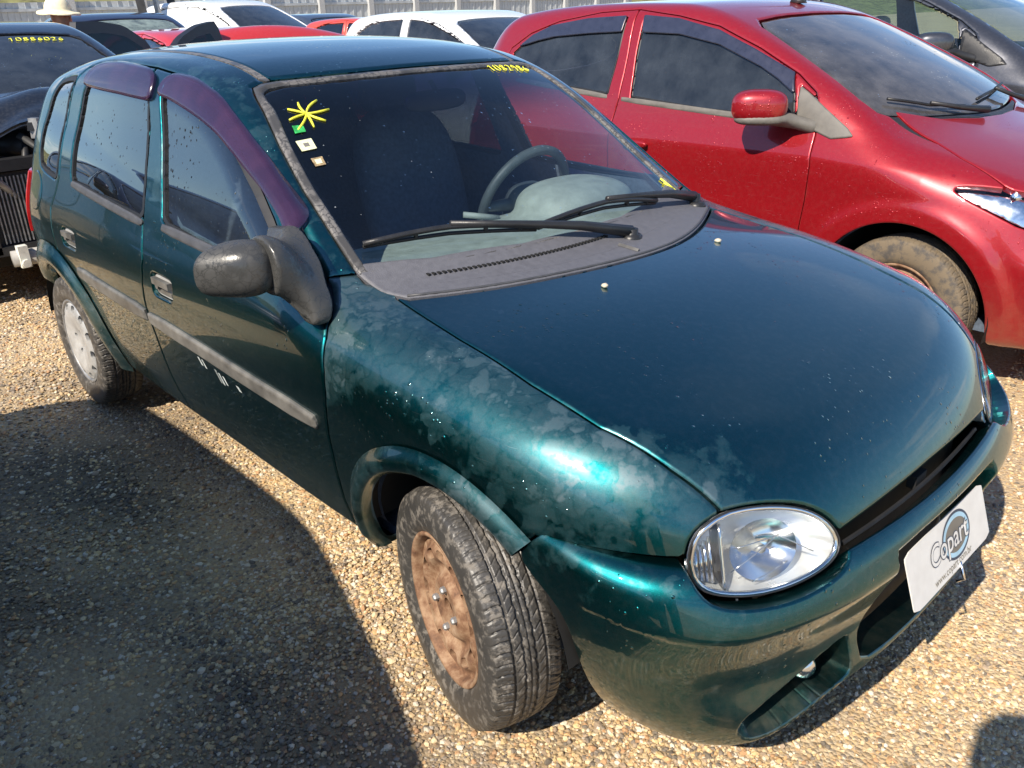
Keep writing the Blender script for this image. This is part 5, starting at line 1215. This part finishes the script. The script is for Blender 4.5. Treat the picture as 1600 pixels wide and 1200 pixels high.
# crumpled bonnet
nu, nv = 26, 30; U_, V_ = np.meshgrid(np.linspace(0, 1, nu), np.linspace(-1, 1, nv), indexing='ij')
X = -.25 + .72 * U_; Y = .72 * V_ * (1 - .06 * U_)
Z = 1.07 + .09 * np.sin(U_ * 3.0) - .12 * U_ ** 2 + .022 * np.sin(V_ * 9 + U_ * 5) * U_ + .03 * np.abs(np.sin(U_ * 9 + V_ * 3)) * U_ - .05 * V_ ** 2
I = np.arange(nu * nv).reshape(nu, nv); Q = np.stack([I[:-1, :-1].ravel(), I[1:, :-1].ravel(), I[1:, 1:].ravel(), I[:-1, 1:].ravel()], 1)
Pt = np.stack([X.ravel(), Y.ravel(), Z.ravel()], 1); Pb = Pt - [0, 0, .02]
edge = np.concatenate([I[0, :], I[1:, -1], I[-1, -2::-1], I[-2:0:-1, 0]]); m_ = len(Pt); E4 = np.stack([edge, np.roll(edge, -1), np.roll(edge, -1) + m_, edge + m_], 1)
obj('crumpled_bonnet', np.concatenate([Pt, Pb]), np.concatenate([Q, Q[:, ::-1] + m_, E4[:, ::-1]]), M['black_paint'], suv)
blob('engine_cover', suv, M['engine'], lambda x, y, z: smin(sell((.22, -.05, .86), (.22, .34, .08), 3)(x, y, z), sell((.10, -.50, .88), (.15, .18, .08), 2.6)(x, y, z), .04), (-.1, -.75, .7), (.5, .4, 1.0), .022)
for k in range(16):
    c = (rng.uniform(.30, .52), rng.uniform(-.75, .0), rng.uniform(.72, .98)); mb = MB(); mb.box(c, tuple(rng.uniform(.03, .12, 3)), rng.uniform(0, 3), .85); mb.build('engine_part', [M['engine'], M['trim'], M['steel'], M['alu'], M['engine']][k % 5], suv)
mb = MB(); mb.box((.50, -.10, .56), (.07, .95, .40)); rad = mb.build('radiator', M['engine'], suv)
fin_me = None
mbf = MB(); mbf.box((0, 0, 0), (.012, .007, .36)); fin_me = mesh_data('radiator_fin', mbf.v, mbf.f, smooth=False, mat=M['alu'])
for k in range(44): inst('radiator_fin', fin_me, rad, (.541, -.54 + k * .020, .56))
mb = MB()
for y in (-.60, .42): mb.box((.52, y, .56), (.10, .05, .46))
mb.box((.52, -.1, .80), (.10, 1.1, .06)); mb.box((.52, -.1, .345), (.10, 1.1, .05)); tag(mb.build('radiator_frame', M['trim'], suv), kind=None)
mb = MB(); mb.tube([(.62, -.55, .31), (.66, -.1, .31), (.62, .5, .31)], .045, 14); mb.build('bumper_bar', M['pipe'], suv, True)
mb = MB(); mb.box((.66, -.50, .325), (.05, .05, .12)); mb.tube([(.66, -.50, .29), (.70, -.50, .29)], .022, 10); mb.build('connector', plain('white_plastic', (.7, .7, .62), .5), suv)
for k in range(9):
    a = rng.uniform(-.75, .3); mb = MB(); mb.tube([(.40 + rng.uniform(-.05, .08), a, .9 + rng.uniform(-.1, .05)), (.55 + rng.uniform(-.05, .06), a + rng.uniform(-.2, .2), .82 + rng.uniform(-.08, .05)), (.50, a + rng.uniform(-.2, .2), .62 + rng.uniform(-.1, .1))], rng.uniform(.008, .024), 8)
    mb.build('engine_hose', [M['rubber'], M['engine'], M['steel']][k % 3], suv, True)
bF = bc.F
ubd = unit(np.array((-.05, 1, -.01)))
scrawl('10886026', np.array((-.90, .10, 1.375)), ubd, unit(np.array((-.80, 0, .38))), .045, .055, .003, M['yellow'], bws, lambda P: newton(bF, P, 4) + unit(grad(bF, P)) * .002)
# its two left doors stand open
def open_door(name, hx, hz_top, width, ang, poly_top, parent):
    d = pivot(name, parent, (hx, .86, 0), (0, 0, ang))
    outer = [(0, .35), (0, .98)] + poly_top + [(-width, .98), (-width, .35)]
    V = []; n_ = len(outer)
    inner = [(x * .80 - width * .10, .985 + (z - .985) * .80 + .012) for x, z in poly_top]
    O = rnd(outer, 1, f=.12); I2 = rnd([(-.10 * width, .99)] + inner + [(-.90 * width, .99)], 1, f=.12)
    # frame by clipping a plate
    gx, gz_ = np.meshgrid(np.linspace(-width - .05, .05, 70), np.linspace(.3, 1.62, 80), indexing='ij'); J = np.arange(70 * 80).reshape(70, 80)
    P = np.stack([gx.ravel(), np.zeros(gx.size), gz_.ravel()], 1); q = np.stack([J[:-1, :-1].ravel(), J[1:, :-1].ravel(), J[1:, 1:].ravel(), J[:-1, 1:].ravel()], 1); T = np.concatenate([q[:, [0, 1, 2]], q[:, [0, 2, 3]]])
    bow = lambda V: -.16 * np.clip(V[:, 2] - .95, 0, 1) ** 1.0 - .04 * np.abs(V[:, 2] - .7)
    for nm2, df, mt, thk in (('door_skin', lambda V: np.maximum(sdf(V[:, 0], V[:, 2], O), -sdf(V[:, 0], V[:, 2], I2)), M['door_black'], .06), ('window', lambda V: sdf(V[:, 0], V[:, 2], I2), M['door_glass'], .004)):
        A, B = clip(P.copy(), T, df(P)); A[:, 1] = bow(A)
        E = np.concatenate([B[:, [0, 1]], B[:, [1, 2]], B[:, [2, 0]]]); key = E[:, 0] * 100000 + E[:, 1]; rk = E[:, 1] * 100000 + E[:, 0]; Bd = E[~np.isin(key, rk)]; m2 = len(A)
        obj(nm2, np.concatenate([A, A - [0, thk, 0]]), np.concatenate([B, B[:, ::-1] + m2, np.stack([Bd[:, 0], Bd[:, 1], Bd[:, 1] + m2], 1), np.stack([Bd[:, 0], Bd[:, 1] + m2, Bd[:, 0] + m2], 1)]), mt, d, smooth=False)
open_door('open_front_door', -.60, 1.45, 1.05, R_(-62), [(-.12, 1.06), (-.30, 1.22), (-.55, 1.37), (-.80, 1.45), (-1.03, 1.475)], suv)
open_door('open_rear_door', -1.68, 1.45, .92, R_(-58), [(-.02, 1.50), (-.30, 1.50), (-.60, 1.46), (-.85, 1.32)], suv)

# second row and beyond
rd = thing('crumpled_red_car', 'red car with a buckled bonnet standing behind the red hatchback', 'car', (-6.0, 2.35, 0), .0)
build_hatch(rd, M['red2'], sc=(1.0, .98, .93), h=.035, mirrors=False)
nu, nv = 24, 30; U_, V_ = np.meshgrid(np.linspace(0, 1, nu), np.linspace(-1, 1, nv), indexing='ij')
X = -.28 + 1.0 * U_; Y = .70 * V_; Z = 1.06 + .40 * np.sin(np.clip(U_ * 1.5, 0, 1) * math.pi) ** .9 * (1 - .30 * (V_ * .8 + .1) ** 2) - .10 * V_ * U_ - .12 * U_
I = np.arange(nu * nv).reshape(nu, nv); Q = np.stack([I[:-1, :-1].ravel(), I[1:, :-1].ravel(), I[1:, 1:].ravel(), I[:-1, 1:].ravel()], 1); Pt = np.stack([X.ravel(), Y.ravel(), Z.ravel()], 1); m_ = len(Pt)
edge = np.concatenate([I[0, :], I[1:, -1], I[-1, -2::-1], I[-2:0:-1, 0]]); E4 = np.stack([edge, np.roll(edge, -1), np.roll(edge, -1) + m_, edge + m_], 1)
obj('buckled_bonnet', np.concatenate([Pt, Pt - [0, 0, .02]]), np.concatenate([Q, Q[:, ::-1] + m_, E4[:, ::-1]]), M['red2'], rd)
wh = thing('white_hatchback', 'white hatchback with dark windows behind the red hatchback', 'car', (-4.75, 4.62, 0), .0); build_hatch(wh, M['white_paint'], sc=(1.0, 1.0, .99), h=.03, gl=M['dark_glass'])
nv_ = thing('navy_suv', 'navy car with a shattered windscreen near the fence', 'car', (-9.9, 2.75, 0), -.10); build_hatch(nv_, M['navy_paint'], sc=(1.08, 1.05, 1.055), h=.035, windscreen=M['cracked'])
vn = thing('white_van', 'white high-roofed van standing before the grey fence', 'van', (-11.6, 5.7, 0), .25); build_hatch(vn, M['white_paint'], sc=(1.05, 1.05, 1.16), h=.035, mirrors=False, gl=M['white_paint'], windscreen=M['dark_glass'])
o2 = thing('orange_red_car', 'orange-red car half hidden behind the white hatchback', 'car', (-9.2, 6.9, 0), .1); build_hatch(o2, M['orange_red'], sc=(1, 1, .95), h=.035)
sl_ = thing('slate_car', 'slate blue car with only its roof showing before the fence', 'car', (-14.0, 8.6, 0), .0); build_hatch(sl_, M['slate_paint'], sc=(1.05, 1.05, 1.0), h=.04)
# forklift with its mast
fl = thing('forklift', 'forklift with a tall dark mast near the white van', 'forklift', (-13.6, 4.35, 0), .3)
mb = MB(); mb.box((-.7, 0, .75), (1.5, 1.0, .7), taper=.9); mb.build('chassis', M['engine'], fl)
for y in (-.30, .30):
    mb = MB(); mb.tube([(.25, y, .1), (-.05, y, 2.6)], .085, 4); mb.build('mast_rail', M['engine'], fl)
mb = MB(); mb.tube([(.12, .0, .8), (.0, .0, 2.4)], .05, 6); mb.build('mast_cylinder', M['steel'], fl)
for z in (.7, 1.5, 2.5):
    mb = MB(); mb.box((.25 - .12 * z, 0, z), (.08, .7, .10)); mb.build('mast_crossbar', M['engine'], fl)
for x, r in ((.0, .33), (-1.2, .27)):
    for s in (-1, 1):
        V, F = lathe([(.02, -.1), (r * .6, -.11), (r, -.08), (r, .08), (r * .6, .11), (.02, .1)], 24); inst('wheel', mesh_data('wheel', V, F, mat=M['tyre']), fl, (x, s * .45, r))

# ================================================================ FENCE, BANK
fx = -34.0; fe = thing('yard_fence', 'grey slatted metal fence along the back of the yard', 'fence', (fx, 20, 0))
mb = MB(); mb.box((0, 0, 1.09), (.03, .206, 2.15)); slat = mesh_data('slat', mb.v, mb.f, smooth=False, mat=M['fence'])
for k in range(212): inst('slat', slat, fe, (0, -20.8 + k * .2, 0), (0, 0, R_(14 if k % 2 else -6)))
mb = MB(); mb.box((.10, 0, 1.35), (.22, .26, 2.7)); post = mesh_data('fence_post', mb.v, mb.f, smooth=False, mat=M['fence_post'])
for k in range(17): inst('fence_post', post, fe, (0, -20.8 + k * 2.6, 0))
for z in (.35, 1.92):
    mb = MB(); mb.box((.05, 0, z), (.05, 42, .10)); mb.build('fence_rail', M['fence'], fe)
xs_ = np.linspace(-110, -37, 14); ys_ = np.linspace(-70, 120, 40); HX, HY = np.meshgrid(xs_, ys_, indexing='ij')
HZ = np.clip((-37 - HX) / 18, 0, 1) * (4.2 + 1.2 * np.sin(HY * .13) + .5 * np.sin(HY * .41 + HX * .2)) - .1
I = np.arange(HX.size).reshape(HX.shape); Q = np.stack([I[:-1, :-1].ravel(), I[1:, :-1].ravel(), I[1:, 1:].ravel(), I[:-1, 1:].ravel()], 1)
tag(obj('grass_bank', np.stack([HX.ravel(), HY.ravel(), HZ.ravel()], 1), Q, plain('dry_grass', (.17, .165, .06), .95, var=.6, scale=1.6)), kind='structure')

# ================================================================ PEOPLE
def person(name, label, loc, rz, shirt, trousers, hat=None, arms='down'):
    r = thing(name, label, 'person', loc, rz)
    def limbs(g, parts):
        L = {'torso': [((0, 0, 1.00), (0, 0, 1.38), .135, .155), ((0, -.13, 1.40), (0, .13, 1.40), .085, .085)], 'hips': [((0, -.07, .92), (0, .07, .92), .125, .125)],
             'legs': [((0, s * .09, .90), (.02, s * .10, .50), .088, .062) for s in (-1, 1)] + [((.02, s * .10, .50), (0, s * .11, .08), .062, .044) for s in (-1, 1)],
             'feet': [((-.03, s * .11, .045), (.16, s * .13, .035), .045, .035) for s in (-1, 1)], 'neck': [((0, 0, 1.42), (.02, 0, 1.55), .06, .055)]}
        if arms == 'down': A = [[(0, s * .20, 1.40), (-.02, s * .25, 1.12), (.06, s * .26, .88)] for s in (-1, 1)]
        else: A = [[(0, s * .20, 1.39), (.10, s * .27, 1.15), (.125, s * .10, 1.38)] for s in (-1, 1)]
        L['upper'] = [(a[0], a[1], .055, .045) for a in A]; L['fore'] = [(a[1], a[2], .042, .030) for a in A]
        L['hand'] = [(a[2], tuple(np.array(a[2]) + (np.array([.03, 0, -.10]) if arms == 'down' else np.array([.05, 0, .07]))), .032, .022) for a in A]
        cs = [caps(p[0], p[1], p[2] + g, p[3] + g) for q in parts for p in L[q]]
        def F(x, y, z):
            f = cs[0](x, y * (1.0), z)
            for c in cs[1:]: f = smin(f, c(x, y, z), .04)
            return f
        return F
    head = lambda x, y, z: smin(smin(ell((.02, 0, 1.655), (.098, .076, .118))(x, y, z), ell((.055, 0, 1.595), (.062, .055, .055))(x, y, z), .03), smin(ell((.122, 0, 1.635), (.022, .014, .026))(x, y, z), ell((.01, .078, 1.635), (.022, .012, .032))(x, np.abs(y), z), .004), .012)
    b = limbs(0, ['torso', 'hips', 'legs', 'feet', 'neck', 'upper', 'fore', 'hand'])
    body = blob('body', r, M['skin'], lambda x, y, z: smin(b(x, y, z), head(x, y, z), .02), (-.25, -.42, -.02), (.42, .42, 1.82), .018)
    blob('shirt', r, shirt, lambda x, y, z: smax(limbs(.014, ['torso', 'hips', 'upper'])(x, y, z), z - 1.47, .02), (-.25, -.42, .80), (.35, .42, 1.50), .02)
    blob('trousers', r, trousers, lambda x, y, z: smax(limbs(.016, ['hips', 'legs'])(x, y, z), .07 - z, .02), (-.25, -.35, .02), (.3, .35, 1.10), .02)
    for s in (-1, 1): blob('eye', r, M['black'], ell((.108, s * .032, 1.66), (.010, .012, .008)), (.09, s * .032 - .02, 1.64), (.125, s * .032 + .02, 1.68), .004)
    if hat:
        def H(x, y, z):
            crown = smax(ell((.0, 0, 1.70), (.125, .105, .12))(x, y, z), 1.685 - z, .01); zz = z - (1.69 - .35 * np.abs(y) ** 1.5 - .25 * np.clip(x - .08, 0, 1) + .05 * np.clip(-x, 0, 1))
            brim = smax(np.hypot(x / 1.25, y) - .165, np.abs(zz) - .010, .01); return smin(crown, brim, .02)
        blob('sun_hat', r, hat, H, (-.26, -.22, 1.56), (.26, .22, 1.86), .009)
    else: blob('hair', r, M['black'], lambda x, y, z: smax(ell((.0, 0, 1.675), (.108, .085, .118))(x, y, z), smax(x - .055, 1.62 - z - .3 * np.clip(-x, 0, 1), .01), .01), (-.15, -.12, 1.5), (.12, .12, 1.82), .010)
    return r
person('person', 'person in a cream sun hat standing behind the wrecked black car', (-7.6, 1.02, -.10), R_(20), M['shirt'], M['jeans'], M['hat'])
person('person', 'person in dark clothes holding up a phone to photograph the teal car', (1.33, -1.885, -.02), R_(136), M['jeans'], M['jeans'], None, arms='up').scale = (1.05, 1.05, 1.05)
# phone in the hands
ph = MB(); ph.box((0, 0, 0), (.010, .078, .155)); o = ph.build('phone', M['black'], None); o.location = (1.262, -1.782, 1.45); o.rotation_euler = (0, R_(20), R_(137)); tag(o, 'black phone held up in both hands', 'phone')
# small stones on the bonnet
for (x, y), lab in (((-.061, -.215), 'small pale stone lying on the bonnet nearer the wiper arm'), ((-.095, .31), 'small pale stone lying on the far side of the bonnet')):
    z = float(zray(TF, [x], np.array([y]))[0]); J = v0 * (1 + rng.uniform(-.2, .2, (12, 1))) * [.012, .009, .007]
    o = obj('stone', J, f0, plain('pale_stone', (.5, .44, .34), .8)); o.location = (x, y, z + .0045); tag(o, lab, 'stone', 'stones on the bonnet')

# fine pieces joined in one part
for o in bpy.data.objects:
    if o.name.split('.')[0] in ('lens_line', 'indicator_divider', 'column_stalk', 'handle_lever', 'grille', 'steering_spoke', 'radiator_frame', 'plate_wire', 'wiper_bridge', 'floor_pan', 'paint_star', 'paint_mark', 'written_number') and o.type == 'MESH': o['kind'] = 'stuff'
